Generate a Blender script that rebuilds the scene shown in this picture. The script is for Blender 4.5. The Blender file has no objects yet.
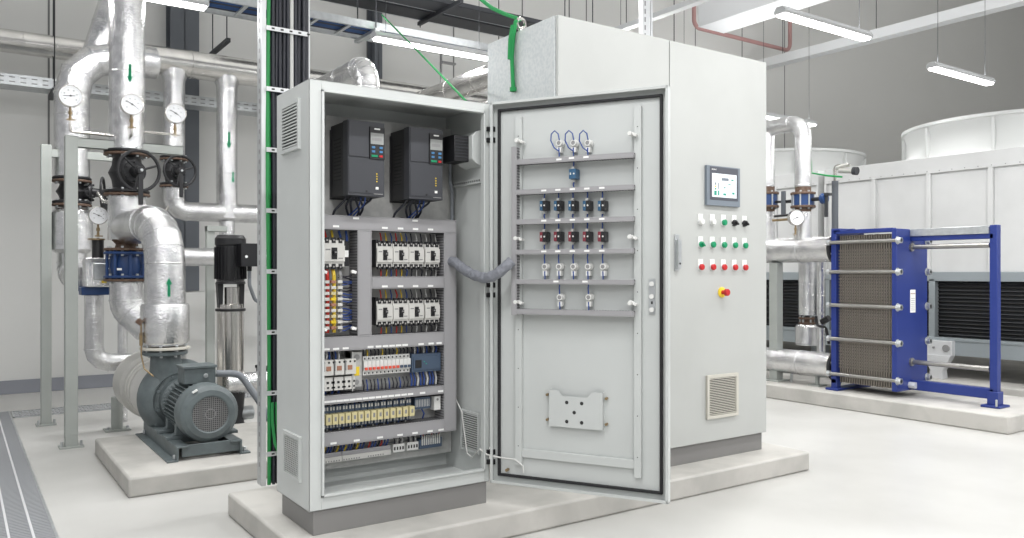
import bpy, bmesh, math, random
from mathutils import Vector, Matrix
random.seed(7)
S = bpy.context.scene
C = S.collection
R = math.radians
FPX = 806.0            # focal length in pixels of the 1024 px wide frame
EYE = 1.16             # camera height
SX, CX = math.sin(R(55.4)), math.cos(R(55.4))

# ------------------------------------------------------------------ measuring helpers
def ray(px, py):
    a = (px - 512) / FPX
    b = (273 - py) / FPX
    return Vector((a * SX + CX, -a * CX + SX, b))
def P(px, py, X=None, Y=None, Z=None):
    d = ray(px, py)
    if X is not None: t = X / d.x
    elif Y is not None: t = Y / d.y
    else: t = (Z - EYE) / d.z
    return Vector((d.x * t, d.y * t, EYE + d.z * t))

# ------------------------------------------------------------------ materials
def mat(name, col, rough=0.5, metal=0.0, noise=None, bump=None, emis=None, spec=0.5, coat=0.0, alpha=None, wave=None):
    m = bpy.data.materials.new(name); m.use_nodes = True
    nt = m.node_tree; b = nt.nodes['Principled BSDF']
    b.inputs['Base Color'].default_value = (*col, 1)
    b.inputs['Roughness'].default_value = rough
    b.inputs['Metallic'].default_value = metal
    b.inputs['Specular IOR Level'].default_value = spec
    b.inputs['Coat Weight'].default_value = coat
    tc = nt.nodes.new('ShaderNodeTexCoord')
    if noise:                    # (scale, second colour, lo, hi)
        sc, c2, lo, hi = noise
        n = nt.nodes.new('ShaderNodeTexNoise'); n.inputs['Scale'].default_value = sc; n.inputs['Detail'].default_value = 6
        r = nt.nodes.new('ShaderNodeMapRange'); r.inputs['From Min'].default_value = lo; r.inputs['From Max'].default_value = hi
        mx = nt.nodes.new('ShaderNodeMix'); mx.data_type = 'RGBA'
        mx.inputs['A'].default_value = (*col, 1); mx.inputs['B'].default_value = (*c2, 1)
        nt.links.new(tc.outputs['Object'], n.inputs['Vector']); nt.links.new(n.outputs['Fac'], r.inputs['Value'])
        nt.links.new(r.outputs['Result'], mx.inputs['Factor']); nt.links.new(mx.outputs['Result'], b.inputs['Base Color'])
    if bump:                     # (scale, strength, distance)
        n2 = nt.nodes.new('ShaderNodeTexNoise'); n2.inputs['Scale'].default_value = bump[0]; n2.inputs['Detail'].default_value = 5
        bp = nt.nodes.new('ShaderNodeBump'); bp.inputs['Strength'].default_value = bump[1]; bp.inputs['Distance'].default_value = bump[2]
        nt.links.new(tc.outputs['Object'], n2.inputs['Vector']); nt.links.new(n2.outputs['Fac'], bp.inputs['Height'])
        nt.links.new(bp.outputs['Normal'], b.inputs['Normal'])
    if emis:
        b.inputs['Emission Color'].default_value = (*emis[0], 1); b.inputs['Emission Strength'].default_value = emis[1]
    return m
M = {}
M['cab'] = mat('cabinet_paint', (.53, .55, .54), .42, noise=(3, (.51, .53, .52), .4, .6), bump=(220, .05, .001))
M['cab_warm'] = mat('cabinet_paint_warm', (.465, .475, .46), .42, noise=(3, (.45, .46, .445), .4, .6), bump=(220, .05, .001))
M['cab_side'] = mat('cabinet_side_zinc', (.56, .58, .58), .4, .25, noise=(60, (.48, .51, .52), .4, .62))
M['plate'] = mat('galvanised_plate', (.48, .48, .465), .45, .3, noise=(25, (.42, .42, .41), .4, .6))
M['duct'] = mat('grey_pvc', (.33, .325, .335), .55)
M['duct_dk'] = mat('grey_pvc_slots', (.13, .13, .135), .6)
M['black'] = mat('black_plastic', (.012, .012, .014), .4)
M['rubber'] = mat('black_rubber', (.012, .012, .014), .7)
M['drive'] = mat('charcoal_plastic', (.045, .047, .055), .45)
M['drive_dk'] = mat('charcoal_plastic_side', (.018, .018, .02), .5)
M['white'] = mat('white_plastic', (.72, .72, .70), .4)
M['label'] = mat('label_white', (.85, .85, .83), .5)
M['cream'] = mat('cream_relay', (.62, .55, .30), .45)
M['breaker'] = mat('breaker_grey_white', (.62, .61, .58), .45)
M['midgrey'] = mat('mid_grey', (.25, .25, .25), .5)
M['red'] = mat('red_plastic', (.50, .015, .018), .35)
M['redstripe'] = mat('red_orange_plastic', (.75, .10, .06), .4)
M['green'] = mat('green_plastic', (.0, .26, .11), .35)
M['yellow'] = mat('yellow_plastic', (.80, .58, .03), .4)
M['blue_dev'] = mat('blue_device', (.03, .12, .25), .45)
M['slate'] = mat('slate_blue_plastic', (.06, .09, .14), .45)
M['orange'] = mat('copper_orange', (.36, .17, .11), .5)
M['w_blue'] = mat('wire_blue', (.03, .07, .26), .5)
M['w_black'] = mat('wire_black', (.02, .02, .03), .5)
M['w_red'] = mat('wire_red', (.5, .03, .02), .5)
M['w_yel'] = mat('wire_yellow', (.7, .5, .04), .5)
M['w_white'] = mat('wire_white', (.6, .6, .58), .5)
M['foil'] = mat('aluminium_foil_jacket', (.80, .80, .80), .25, 1.0, noise=(11, (.66, .66, .67), .42, .62), bump=(75, .5, .010))
M['jacket'] = mat('aluminium_sheet_jacket', (.76, .745, .72), .27, 1.0, noise=(5, (.62, .61, .59), .4, .6), bump=(26, .16, .012))
M['whitejacket'] = mat('pale_insulation', (.60, .59, .56), .42, .55, bump=(40, .25, .01))
M['rod'] = mat('dull_steel_rod', (.36, .35, .33), .35, .9)
M['steel'] = mat('stainless', (.62, .60, .57), .22, 1.0)
M['galv'] = mat('galvanised', (.55, .57, .58), .38, .75, noise=(25, (.49, .51, .52), .4, .62))
M['galv_white'] = mat('galvanised_bright', (.72, .73, .74), .4, .3)
M['grate'] = mat('grating_zinc', (.33, .34, .355), .6, .2)
M['slot'] = mat('slot_dark', (.03, .03, .03), .8)
M['rack'] = mat('rack_grey_green', (.37, .39, .37), .5, .1, noise=(6, (.35, .37, .35), .4, .6))
M['rust'] = mat('rusty_flange', (.11, .065, .045), .7, .2, noise=(60, (.16, .115, .085), .45, .6))
M['iron'] = mat('black_iron', (.02, .02, .022), .42, .2)
M['brass'] = mat('brass', (.30, .22, .12), .42, .6, noise=(60, (.20, .15, .10), .5, .65))
M['bluevalve'] = mat('blue_valve', (.012, .045, .15), .4)
M['bluehx'] = mat('blue_exchanger', (.016, .035, .20), .38)
M['dial'] = mat('dial_white', (.85, .86, .88), .25)
M['motor'] = mat('motor_grey_green', (.125, .15, .155), .45, noise=(18, (.105, .125, .13), .4, .6))
M['motor_dk'] = mat('motor_grille_dark', (.06, .065, .065), .6)
M['conduit'] = mat('grey_conduit', (.20, .215, .235), .5)
M['sleeve'] = mat('grey_braided_sleeve', (.22, .23, .26), .6, bump=(42, 1.0, .012))
M['concrete_pad'] = mat('concrete_pad', (.50, .485, .455), .75, noise=(4, (.41, .40, .375), .42, .62), bump=(30, .1, .004))
M['cable'] = mat('cable_dark', (.022, .024, .034), .45)
M['cable_green'] = mat('cable_green', (.02, .27, .07), .5)
M['cable_blue'] = mat('cable_blue', (.01, .05, .16), .5)
M['strap'] = mat('green_strap', (.015, .30, .08), .7, bump=(200, .5, .004))
M['towerw'] = mat('white_frp', (.66, .665, .66), .4, noise=(2, (.60, .605, .60), .4, .65))
M['cowl'] = mat('cowl_pale_grey', (.60, .61, .60), .45)
M['tower_fr'] = mat('tower_galvanised', (.36, .40, .42), .45, .4)
M['dark'] = mat('dark_grey_steel', (.03, .032, .036), .5)
M['traydark'] = mat('dark_tray', (.05, .053, .06), .5, .3)
M['column'] = mat('slate_steel_column', (.10, .11, .125), .5)
M['redpipe'] = mat('red_sprinkler', (.42, .24, .23), .5)
M['fixture'] = mat('fixture_body', (.62, .63, .64), .4)
M['lamp'] = mat('lamp_diffuser', (.9, .9, .9), .5, emis=((1, .985, .96), 9.0))
M['screen'] = mat('lit_screen', (.6, .65, .68), .3, emis=((.78, .84, .88), .45))
M['lcd'] = mat('lcd_grey', (.30, .31, .30), .3)
M['hmi'] = mat('hmi_bezel', (.17, .20, .235), .4)
M['hmi_dk'] = mat('hmi_bezel_dark', (.07, .075, .095), .35)
M['teal'] = mat('screen_teal', (.02, .30, .22), .4)
M['plates'] = mat('plate_pack', (.30, .27, .235), .45, .5)
M['vent'] = mat('vent_beige', (.55, .53, .47), .5)
M['plinth'] = mat('plinth_grey', (.21, .205, .20), .5)

def floor_mat():
    m = mat('epoxy_floor', (.52, .515, .495), .36, noise=(1.3, (.445, .44, .42), .38, .66), bump=(3.0, .05, .01))
    return m
M['floor'] = floor_mat()
def wall_mat(name, c, seam):
    m = bpy.data.materials.new(name); m.use_nodes = True
    nt = m.node_tree; b = nt.nodes['Principled BSDF']; b.inputs['Roughness'].default_value = .6
    tc = nt.nodes.new('ShaderNodeTexCoord'); n = nt.nodes.new('ShaderNodeTexNoise'); n.inputs['Scale'].default_value = .7
    mx = nt.nodes.new('ShaderNodeMix'); mx.data_type = 'RGBA'
    mx.inputs['A'].default_value = (*c, 1); mx.inputs['B'].default_value = (c[0]*.93, c[1]*.93, c[2]*.92, 1)
    nt.links.new(tc.outputs['Object'], n.inputs['Vector']); nt.links.new(n.outputs['Fac'], mx.inputs['Factor'])
    nt.links.new(mx.outputs['Result'], b.inputs['Base Color'])
    return m
M['wall'] = wall_mat('wall_panel', (.68, .68, .665), 1.15)
M['ceil'] = wall_mat('ceiling_paint', (.72, .72, .71), 1.15)
M['seam'] = mat('panel_seam', (.16, .16, .16), .7)
M['base'] = mat('skirting_slate', (.24, .25, .28), .5)

# ------------------------------------------------------------------ mesh builder
def frame(axis):
    a = Vector(axis).normalized()
    up = Vector((0, 0, 1)) if abs(a.z) < .9 else Vector((1, 0, 0))
    u = up.cross(a).normalized(); v = a.cross(u)
    return a, u, v
class MB:
    def __init__(s, m=None):
        s.bm = bmesh.new(); s.mats = []; s.mi = 0
        if m: s.m(m)
    def m(s, name):
        if name not in s.mats: s.mats.append(name)
        s.mi = s.mats.index(name); return s
    def face(s, vs):
        try:
            f = s.bm.faces.new(vs); f.material_index = s.mi; return f
        except ValueError: return None
    def box(s, x0, x1, y0, y1, z0, z1):
        v = [s.bm.verts.new((x, y, z)) for x in (x0, x1) for y in (y0, y1) for z in (z0, z1)]
        for q in ((0, 1, 3, 2), (4, 6, 7, 5), (0, 4, 5, 1), (2, 3, 7, 6), (0, 2, 6, 4), (1, 5, 7, 3)):
            s.face([v[i] for i in q])
        return s
    def cbox(s, c, d, rot=None):
        rot = rot or Matrix.Identity(3); c = Vector(c)
        v = [s.bm.verts.new(c + rot @ Vector((x*d[0]/2, y*d[1]/2, z*d[2]/2))) for x in (-1, 1) for y in (-1, 1) for z in (-1, 1)]
        for q in ((0, 1, 3, 2), (4, 6, 7, 5), (0, 4, 5, 1), (2, 3, 7, 6), (0, 2, 6, 4), (1, 5, 7, 3)):
            s.face([v[i] for i in q])
        return s
    def lathe(s, prof, o, axis=(0, 0, 1), n=24, sweep=None):
        a, u, v = frame(axis); o = Vector(o); rings = []
        for (r, h) in prof:
            if r <= 1e-6: rings.append([s.bm.verts.new(o + a * h)])
            else: rings.append([s.bm.verts.new(o + a*h + (u*math.cos(2*math.pi*k/n) + v*math.sin(2*math.pi*k/n))*r) for k in range(n)])
        for A, B in zip(rings, rings[1:]):
            for k in range(n):
                k2 = (k + 1) % n
                if len(A) == 1 and len(B) == 1: continue
                if len(A) == 1: s.face([A[0], B[k2], B[k]])
                elif len(B) == 1: s.face([A[k], A[k2], B[0]])
                else: s.face([A[k], A[k2], B[k2], B[k]])
        return s
    def cyl(s, p0, p1, r, r2=None, n=24):
        p0 = Vector(p0); p1 = Vector(p1); L = (p1 - p0).length; r2 = r if r2 is None else r2
        return s.lathe([(0, 0), (r, 0), (r2, L), (0, L)], p0, p1 - p0, n)
    def tube(s, pts, r, n=12, closed=False):
        pts = [Vector(p) for p in pts]; N = len(pts); rings = []
        a, u, v = frame(pts[1] - pts[0]); prev = a
        for i, p in enumerate(pts):
            if i == 0: t = pts[1] - pts[0]
            elif i == N - 1: t = pts[-1] - pts[-2]
            else: t = (pts[i+1] - p).normalized() + (p - pts[i-1]).normalized()
            t.normalize()
            q = prev.rotation_difference(t); u = q @ u; v = q @ v; prev = t
            rr = r[i] if isinstance(r, (list, tuple)) else r
            rings.append([s.bm.verts.new(p + (u*math.cos(2*math.pi*k/n) + v*math.sin(2*math.pi*k/n))*rr) for k in range(n)])
        for A, B in zip(rings, rings[1:]):
            for k in range(n): s.face([A[k], A[(k+1) % n], B[(k+1) % n], B[k]])
        s.face(list(reversed(rings[0]))); s.face(rings[-1])
        return s
    def torus(s, c, axis, RR, r, n=36, k=10):
        a, u, v = frame(axis); c = Vector(c); rings = []
        for i in range(n):
            t = 2*math.pi*i/n; d = u*math.cos(t) + v*math.sin(t)
            rings.append([s.bm.verts.new(c + d*(RR + r*math.cos(2*math.pi*j/k)) + a*r*math.sin(2*math.pi*j/k)) for j in range(k)])
        for i in range(n):
            A, B = rings[i], rings[(i+1) % n]
            for j in range(k): s.face([A[j], A[(j+1) % k], B[(j+1) % k], B[j]])
        return s
    def prism(s, poly, o, ux, uy, depth):
        o = Vector(o); ux = Vector(ux); uy = Vector(uy); nn = ux.cross(uy).normalized() * depth
        a = [s.bm.verts.new(o + ux*x + uy*y) for x, y in poly]
        b = [s.bm.verts.new(o + ux*x + uy*y + nn) for x, y in poly]
        s.face(list(reversed(a))); s.face(b)
        for i in range(len(poly)):
            j = (i + 1) % len(poly); s.face([a[i], a[j], b[j], b[i]])
        return s
    def build(s, name, parent=None, loc=None, rotz=0, bevel=0, sharp=28, world=False):
        """world: vertices are world coordinates and the parent is an unrotated object"""
        bm = s.bm
        bmesh.ops.recalc_face_normals(bm, faces=bm.faces[:])
        if parent is None and loc is None:
            xs = [v.co for v in bm.verts]
            loc = Vector(((min(v.x for v in xs)+max(v.x for v in xs))/2, (min(v.y for v in xs)+max(v.y for v in xs))/2, min(v.z for v in xs)))
            bmesh.ops.translate(bm, verts=bm.verts[:], vec=-loc)
        elif world and parent is not None:
            w = wloc(parent)
            xs = [v.co for v in bm.verts]
            c = Vector(((min(v.x for v in xs)+max(v.x for v in xs))/2, (min(v.y for v in xs)+max(v.y for v in xs))/2, min(v.z for v in xs)))
            bmesh.ops.translate(bm, verts=bm.verts[:], vec=-c); loc = c - w
        me = bpy.data.meshes.new(name); bm.to_mesh(me); bm.free()
        for k in s.mats: me.materials.append(M[k])
        for p in me.polygons: p.use_smooth = True
        me.set_sharp_from_angle(angle=R(sharp))
        o = bpy.data.objects.new(name, me); C.objects.link(o)
        if loc is not None: o.location = loc
        o.rotation_euler = (0, 0, rotz)
        if parent: o.parent = parent
        if bevel:
            b = o.modifiers.new('Bevel', 'BEVEL'); b.width = bevel; b.segments = 2; b.limit_method = 'ANGLE'; b.angle_limit = R(50)
        return o
def wloc(o):
    v = Vector(o.location)
    while o.parent: o = o.parent; v += Vector(o.location)
    return v
def tag(o, label, cat, group=None):
    o['label'] = label; o['category'] = cat
    if group: o['group'] = group
    return o
def thing(name, label, cat, loc=(0, 0, 0), rotz=0, group=None):
    o = bpy.data.objects.new(name, None); C.objects.link(o); o.empty_display_size = .1
    o.location = loc; o.rotation_euler = (0, 0, rotz)
    return tag(o, label, cat, group)
def struct(mb, name, **k):
    o = mb.build(name, **k); o['kind'] = 'structure'; return o
def copy_tree(o, parent=None):
    c = o.copy(); C.objects.link(c)
    if parent is not None: c.parent = parent
    for ch in [x for x in o.children]: copy_tree(ch, c)
    return c
def put(proto, parent, loc):
    """another copy of a part under the same parent"""
    c = copy_tree(proto, parent); c.location = loc; return c

# ------------------------------------------------------------------ the setting
XL, XR, YF, YB, HC = -4.0, 22.0, -4.0, 9.1, 8.2
struct(MB('floor').box(XL, XR, YF, YB + .1, -.12, 0), 'floor')
wb = MB('wall').box(XL, XR, YB, YB + .15, 0, HC)
wb.m('seam')
for x in (.75, 1.9, 3.05, 4.13, 5.35, 6.45, 7.6, 8.75, 9.9, 11.05, 12.2): wb.box(x-.009, x+.009, YB-.003, YB, .9, HC)
struct(wb, 'wall_back')
struct(MB('wall').box(XR, XR + .15, YF, YB + .15, 0, HC), 'wall_right')
struct(MB('ceil').box(XL, XR, YF, YB + .15, HC, HC + .12), 'ceiling')
struct(MB('base').box(XL, XR, YB - .02, YB, 0, .13), 'baseboard_back', bevel=.003)
# low upstand wall behind the column, right of the pumps
struct(MB('wall').box(1.98, 7.4, YB - .22, YB - .02, .0, .96), 'trim_1', bevel=.01)
# slate steel columns standing against the wall
def col(x0, x1, n):
    b = MB('column'); y0, y1 = YB - .21, YB
    b.box(x0, x1, y0, y0 + .012, .97 if n == 2 else 0, HC).box(x0, x1, y1 - .012, y1, .97 if n == 2 else 0, HC)
    xm = (x0 + x1) / 2; b.box(xm - .006, xm + .006, y0, y1, .97 if n == 2 else 0, HC)
    struct(b, 'trim_%d' % n, bevel=.002)
a, c_ = P(170, 200, Y=YB-.2), P(199, 200, Y=YB-.2)
col(a.x, c_.x, 2)
a, c_ = P(374.5, 50, Y=YB-.2), P(382, 50, Y=YB-.2)
col(a.x, c_.x, 3)

# ------------------------------------------------------------------ lamps
LH = 3.19
fix0 = None
def fixture(x, y, label):
    global fix0
    if fix0 is None:
        t = thing('linear_light', label, 'ceiling light', (x, y, LH), 0, 'linear lights hung in rows')
        MB('fixture').prism([(-.05, .0), (.05, .0), (.055, .02), (.03, .055), (-.03, .055), (-.055, .02)], (0, 0, 0), (0, 1, 0), (0, 0, 1), 1.2).build('housing', t, loc=(0, 0, 0), bevel=.002)
        MB('lamp').prism([(-.045, 0), (.045, 0), (.035, -.02), (-.035, -.02)], (.02, 0, 0), (0, 1, 0), (0, 0, 1), 1.16).build('diffuser', t, loc=(0, 0, -.0005))
        for k in (.12, 1.08):
            MB('dark').cyl((0, 0, .05), (0, 0, HC - LH), .0028, n=6).build('hanger_rod', t, loc=(k, 0, 0))
        fix0 = t
    else:
        t = copy_tree(fix0); t.location = (x, y, LH); t['label'] = label
    l = bpy.data.lights.new('lamp_and_fill_light', 'AREA'); l.shape = 'RECTANGLE'; l.size = 1.16; l.size_y = .10
    l.energy = LAMP_W; l.color = (1, 1, 1)
    lo = bpy.data.objects.new('lamp_and_fill_light', l); C.objects.link(lo); lo.location = (.6, 0, -.03); lo.parent = t
    l.spread = R(180)
    up_fill = l.copy(); up_fill.energy = LAMP_W*.95; up_fill.size_y = .06  # extra upward fill, added to brighten the upper walls and ceiling
    up_fill_obj = bpy.data.objects.new('lamp_and_fill_light', up_fill); C.objects.link(up_fill_obj); up_fill_obj.location = (.6, 0, .075); up_fill_obj.rotation_euler = (math.pi, 0, 0); up_fill_obj.parent = t
    return t
LAMP_W = 17
fixture(2.96, 6.4, 'lit linear light above the top of the open cabinet')
fixture(.385, 6.4, 'lit linear light at the very top, left of the cable riser')
fixture(5.7, 6.4, 'linear light hidden behind the tall closed cabinet')
fixture(8.5, 6.75, 'small lit linear light behind the silver pipe elbow at right')
fixture(7.93, 4.2, 'lit linear light above the larger round fan cowl at right')
fixture(5.3, 4.0, 'lit linear light at the top, right of the tall cabinet')
for i, y in enumerate((4.2, 1.9, -.4, -2.7)):
    for x in ((.385, 2.8) if i == 0 else (-2.2, .385, 2.8, 5.3, 7.9, 10.6, 13.3)):  # unseen lights; the far right columns are added to brighten the back wall
        fixture(x, y, 'linear light over the aisle outside the picture')

# ------------------------------------------------------------------ concrete plinths
tag(MB('concrete_pad').box(1.07, 4.13, 2.905, 3.95, 0, .11).build('concrete_plinth', bevel=.012), 'low concrete plinth under the two grey electrical cabinets', 'plinth')
tag(MB('concrete_pad').box(.73, 2.75, 4.53, 5.75, 0, .104).build('concrete_plinth', bevel=.012), 'low concrete plinth under the grey pump motor', 'plinth')
tag(MB('concrete_pad').box(6.2, 7.3, 2.73, 7.6, 0, .13).build('concrete_plinth', bevel=.012), 'long concrete plinth under the blue plate heat exchanger', 'plinth')
tag(MB('concrete_pad').box(7.75, 11, 1.2, 8.9, 0, .13).build('concrete_plinth', bevel=.012), 'concrete plinth under the white cooling towers', 'plinth')

# ------------------------------------------------------------------ drain gratings
def grating(x0, x1, y0, y1, label, along_y):
    t = thing('drain_grating', label, 'drain', ((x0+x1)/2, (y0+y1)/2, 0))
    b = MB('galv').box(x0, x1, y0, y0+.012, 0.0, .008).box(x0, x1, y1-.012, y1, 0, .008).box(x0, x0+.012, y0, y1, 0, .008).box(x1-.012, x1, y0, y1, 0, .008)
    b.build('frame', t, world=True)
    b = MB('midgrey').box(x0+.01, x1-.01, y0+.01, y1-.01, .0005, .0015)
    b.build('channel_bed', t, world=True)
    b = MB('galv_white'); n = int(((x1-x0) if along_y else (y1-y0)) / .085)
    for k in range(1, n):
        if along_y:
            x = x0 + (x1-x0)*k/n; b.box(x-.005, x+.005, y0, y1, .001, .009)
        else:
            y = y0 + (y1-y0)*k/n; b.box(x0, x1, y-.005, y+.005, .001, .009)
    b.m('grate'); L = (y1-y0) if along_y else (x1-x0); n = int(L/.026)
    for k in range(n):
        if along_y:
            y = y0 + L*k/n; b.box(x0+.01, x1-.01, y, y+.013, .001, .007)
        else:
            x = x0 + L*k/n; b.box(x, x+.013, y0+.01, y1-.01, .001, .007)
    b.build('bars', t, world=True)
grating(-.62, .37, 2.0, 7.92, 'grey drain grating running along the left edge of the floor', True)
grating(.375, 3.6, 7.56, 7.90, 'narrow drain grating crossing behind the grey rack posts', False)

# ------------------------------------------------------------------ louvred vent
def louvre(w, h, n, m='cab', wide=.9, d=.012, mesh=False):
    """front toward -y, origin at centre of the back"""
    b = MB(m); e = w*.07
    b.box(-w/2, w/2, -d, 0, h/2-e, h/2).box(-w/2, w/2, -d, 0, -h/2, -h/2+e).box(-w/2, -w/2+e, -d, 0, -h/2+e, h/2-e).box(w/2-e, w/2, -d, 0, -h/2+e, h/2-e)
    for k in range(n):
        z = -h/2 + e + (h-2*e)*(k+.5)/n; t = (h-2*e)/n
        b.cbox((0, -d*.62, z), (w-2*e, d*.6, t*.42))
    b.m('slot').box(-w/2+e, w/2-e, -.002, -.0005, -h/2+e, h/2-e)
    return b

# ------------------------------------------------------------------ OPEN CABINET
CX0, CX1, CY0, CY1, CZ0, CZ1 = 1.153, 2.005, 3.088, 3.48, .21, 1.932
cab = thing('electrical_cabinet', 'open light grey electrical cabinet showing drives, breakers and wiring', 'electrical cabinet', ((CX0+CX1)/2, (CY0+CY1)/2, .11))
b = MB('cab'); t = .004
b.box(CX0, CX0+t, CY0, CY1, CZ0, CZ1).box(CX1-t, CX1, CY0, CY1, CZ0, CZ1).box(CX0, CX1, CY0, CY1, CZ1-t, CZ1).box(CX0, CX1, CY0, CY1, CZ0, CZ0+t).box(CX0, CX1, CY1-t, CY1, CZ0, CZ1)
OX0, OX1, OZ0, OZ1 = 1.203, 1.978, .262, 1.894
b.box(CX0, OX0, CY0, CY0+.004, CZ0, CZ1).box(OX1, CX1, CY0, CY0+.004, CZ0, CZ1).box(OX0, OX1, CY0, CY0+.004, OZ1, CZ1).box(OX0, OX1, CY0, CY0+.004, CZ0, OZ0)
# rolled sealing lip around the opening
for x0, x1, z0, z1 in ((OX0, OX0+.010, OZ0, OZ1), (OX1-.008, OX1, OZ0, OZ1), (OX0, OX1, OZ1-.009, OZ1), (OX0, OX1, OZ0, OZ0+.009)):
    b.box(x0, x1, CY0-.010, CY0+.02, z0, z1)
b.build('housing', cab, world=True, bevel=.0015)
MB('plinth').box(CX0+.02, CX1-.01, CY0+.01, CY1-.01, .11, CZ0).build('base_plinth', cab, world=True, bevel=.002)
g = louvre(.215, .205, 13); g.build('vent_grille', cab, loc=Vector((CX0, 3.289, 1.768)) - wloc(cab), rotz=R(-90))
louvre(.20, .185, 18).build('vent_grille', cab, loc=Vector((CX0, 3.27, .403)) - wloc(cab), rotz=R(-90))
gi = louvre(.165, .19, 16); gi.build('vent_grille', cab, loc=Vector((CX1-.006, 3.235, .415)) - wloc(cab), rotz=R(-90))
MB('plate').box(CX0+.02, CX1-.02, 3.40, 3.404, .29, 1.86).build('mounting_plate', cab, world=True)

YD = 3.30            # front of the wiring ducts
YP = 3.40            # mounting plate
def duct(b, x0, x1, z0, z1, yf=YD, yb=YP):
    b.m('duct').box(x0, x1, yf, yf+.004, z0, z1)
    hor = (x1-x0) > (z1-z0)
    b.box(x0+.003, x1-.003, yf, yb, z0+.003, z0+.006).box(x0+.003, x1-.003, yf, yb, z1-.006, z1-.003).box(x0+.003, x0+.006, yf, yb, z0+.003, z1-.003).box(x1-.006, x1-.003, yf, yb, z0+.003, z1-.003)
    b.m('duct_dk')
    if hor:
        n = int((x1-x0)/.0125)
        for k in range(n):
            x = x0 + (x1-x0)*(k+.5)/n
            for z in (z0+.001, z1-.0025): b.box(x-.0028, x+.0028, yf+.012, yb-.01, z, z+.0025)
    else:
        n = int((z1-z0)/.0125)
        for k in range(n):
            z = z0 + (z1-z0)*(k+.5)/n
            for x in (x0+.001, x1-.0025): b.box(x, x+.0025, yf+.012, yb-.01, z-.0028, z+.0028)
for x0, x1, z0, z1 in ((1.175, 1.956, 1.348, 1.41), (1.175, 1.89, .822, .884), (1.175, 1.89, .593, .632), (1.175, 1.89, .413, .473), (1.52, 1.89, 1.09, 1.1436)):
    b = MB('duct'); duct(b, x0, x1, z0, z1); b.build('wiring_duct', cab, world=True, bevel=.001)
for x0, x1, z0, z1 in ((1.89, 1.956, .413, 1.348), (1.453, 1.52, .884, 1.348)):
    b = MB('duct'); duct(b, x0, x1, z0, z1); b.build('wiring_duct', cab, world=True, bevel=.001)
# din rails
for x0, x1, z in ((1.2, 1.45, 1.245), (1.53, 1.885, 1.245), (1.53, 1.885, .985), (1.2, 1.885, .73), (1.2, 1.885, .53), (1.2, 1.93, .355)):
    MB('galv').box(x0, x1, YP-.008, YP, z-.0175, z+.0175).box(x0, x1, YP-.012, YP-.008, z-.0175, z-.011).box(x0, x1, YP-.012, YP-.008, z+.011, z+.0175).build('din_rail', cab, world=True)
O = wloc(cab)
def at(x, y, z): return Vector((x, y, z)) - O
# --- variable speed drives
def drive(x0):
    W, H, D = .170, .3215, .187; z0 = 1.492
    b = MB('drive_dk').box(0, W, -D*.72, 0, 0, H-.004)
    b.m('drive').box(0, W, -D, -D*.72, 0, H)
    b.m('drive').box(.004, W*.56, -D-.004, -D, H*.52, H-.004).box(.004, W-.004, -D-.003, -D, .012, H*.5)
    for k in range(12): b.m('slot').box(-.001, 0, -D*.6, -D*.2, .07+k*.016, .076+k*.016)
    b.m('drive_dk').box(-.006, W+.006, -.008, 0, -.006, H-.02)
    b.m('black').cyl((W*.50, -D-.0035, .02), (W*.50, -D-.0045, .02), .005, n=12)
    for k in range(4): b.m('yellow').box(W*.765, W*.80, -D-.0042, -D-.003, .062+k*.011, .067+k*.011)
    b.m('label').box(W*.75, W*.83, -D-.0042, -D-.003, .03, .041)
    b.m('midgrey').box(W*.70, W*.95, -D-.0042, -D-.003, .008, .012)
    o = b.build('drive_unit', cab, loc=at(x0, YP, z0), bevel=.002)
    o['label'] = 'charcoal variable speed drive with keypad'
    k = MB('drive_dk').box(W*.58, W*.99, -D-.008, -D, H*.50, H*.93)
    k.m('label').box(W*.70, W*.86, -D-.009, -D-.008, H*.895, H*.915)
    kp = k.build('keypad', o, loc=(0, 0, 0), bevel=.0015)
    MB('lcd').box(W*.60, W*.96, -D-.0095, -D-.008, H*.70, H*.85).m('midgrey').box(W*.63, W*.90, -D-.0098, -D-.0093, H*.745, H*.785).build('display', o, loc=(0, 0, 0))
    kb = MB('blue_dev')
    for r_ in range(2):
        for c in (0, 1):
            kb.m('w_blue' if False else 'keyblue').box(W*(.63+.21*c), W*(.72+.21*c), -D-.011, -D-.008, H*(.64-.055*r_), H*(.67-.055*r_))
    kb.m('green').box(W*.62, W*.79, -D-.011, -D-.008, H*.525, H*.555).m('red').box(W*.84, W*.93, -D-.011, -D-.008, H*.525, H*.555)
    kb.build('key_buttons', o, loc=(0, 0, 0), bevel=.001)
    for (fx, m_, dx, dz) in ((.10, 'cable', -.02, -.085), (.25, 'cable', .015, -.08), (.38, 'cable', .0, -.08), (.48, 'cable', .02, -.085), (.60, 'w_blue', -.035, -.085), (.68, 'w_blue', -.02, -.085), (.80, 'cable', .0, -.05), (.55, 'cable', .03, -.075)):
        pts = []
        for q in range(9):
            s_ = q/8; pts.append((W*fx + dx*s_ + .010*math.sin(s_*5+fx*9), -D*.6 + .07*s_, .002 + dz*s_))
        MB(m_).tube(pts, .0052 if m_ == 'cable' else .0035, 8).build('cable', o, loc=(0, 0, 0))
    return o
M['keyblue'] = mat('key_blue', (.06, .20, .40), .4)
drive(1.369); drive(1.661)
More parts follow.
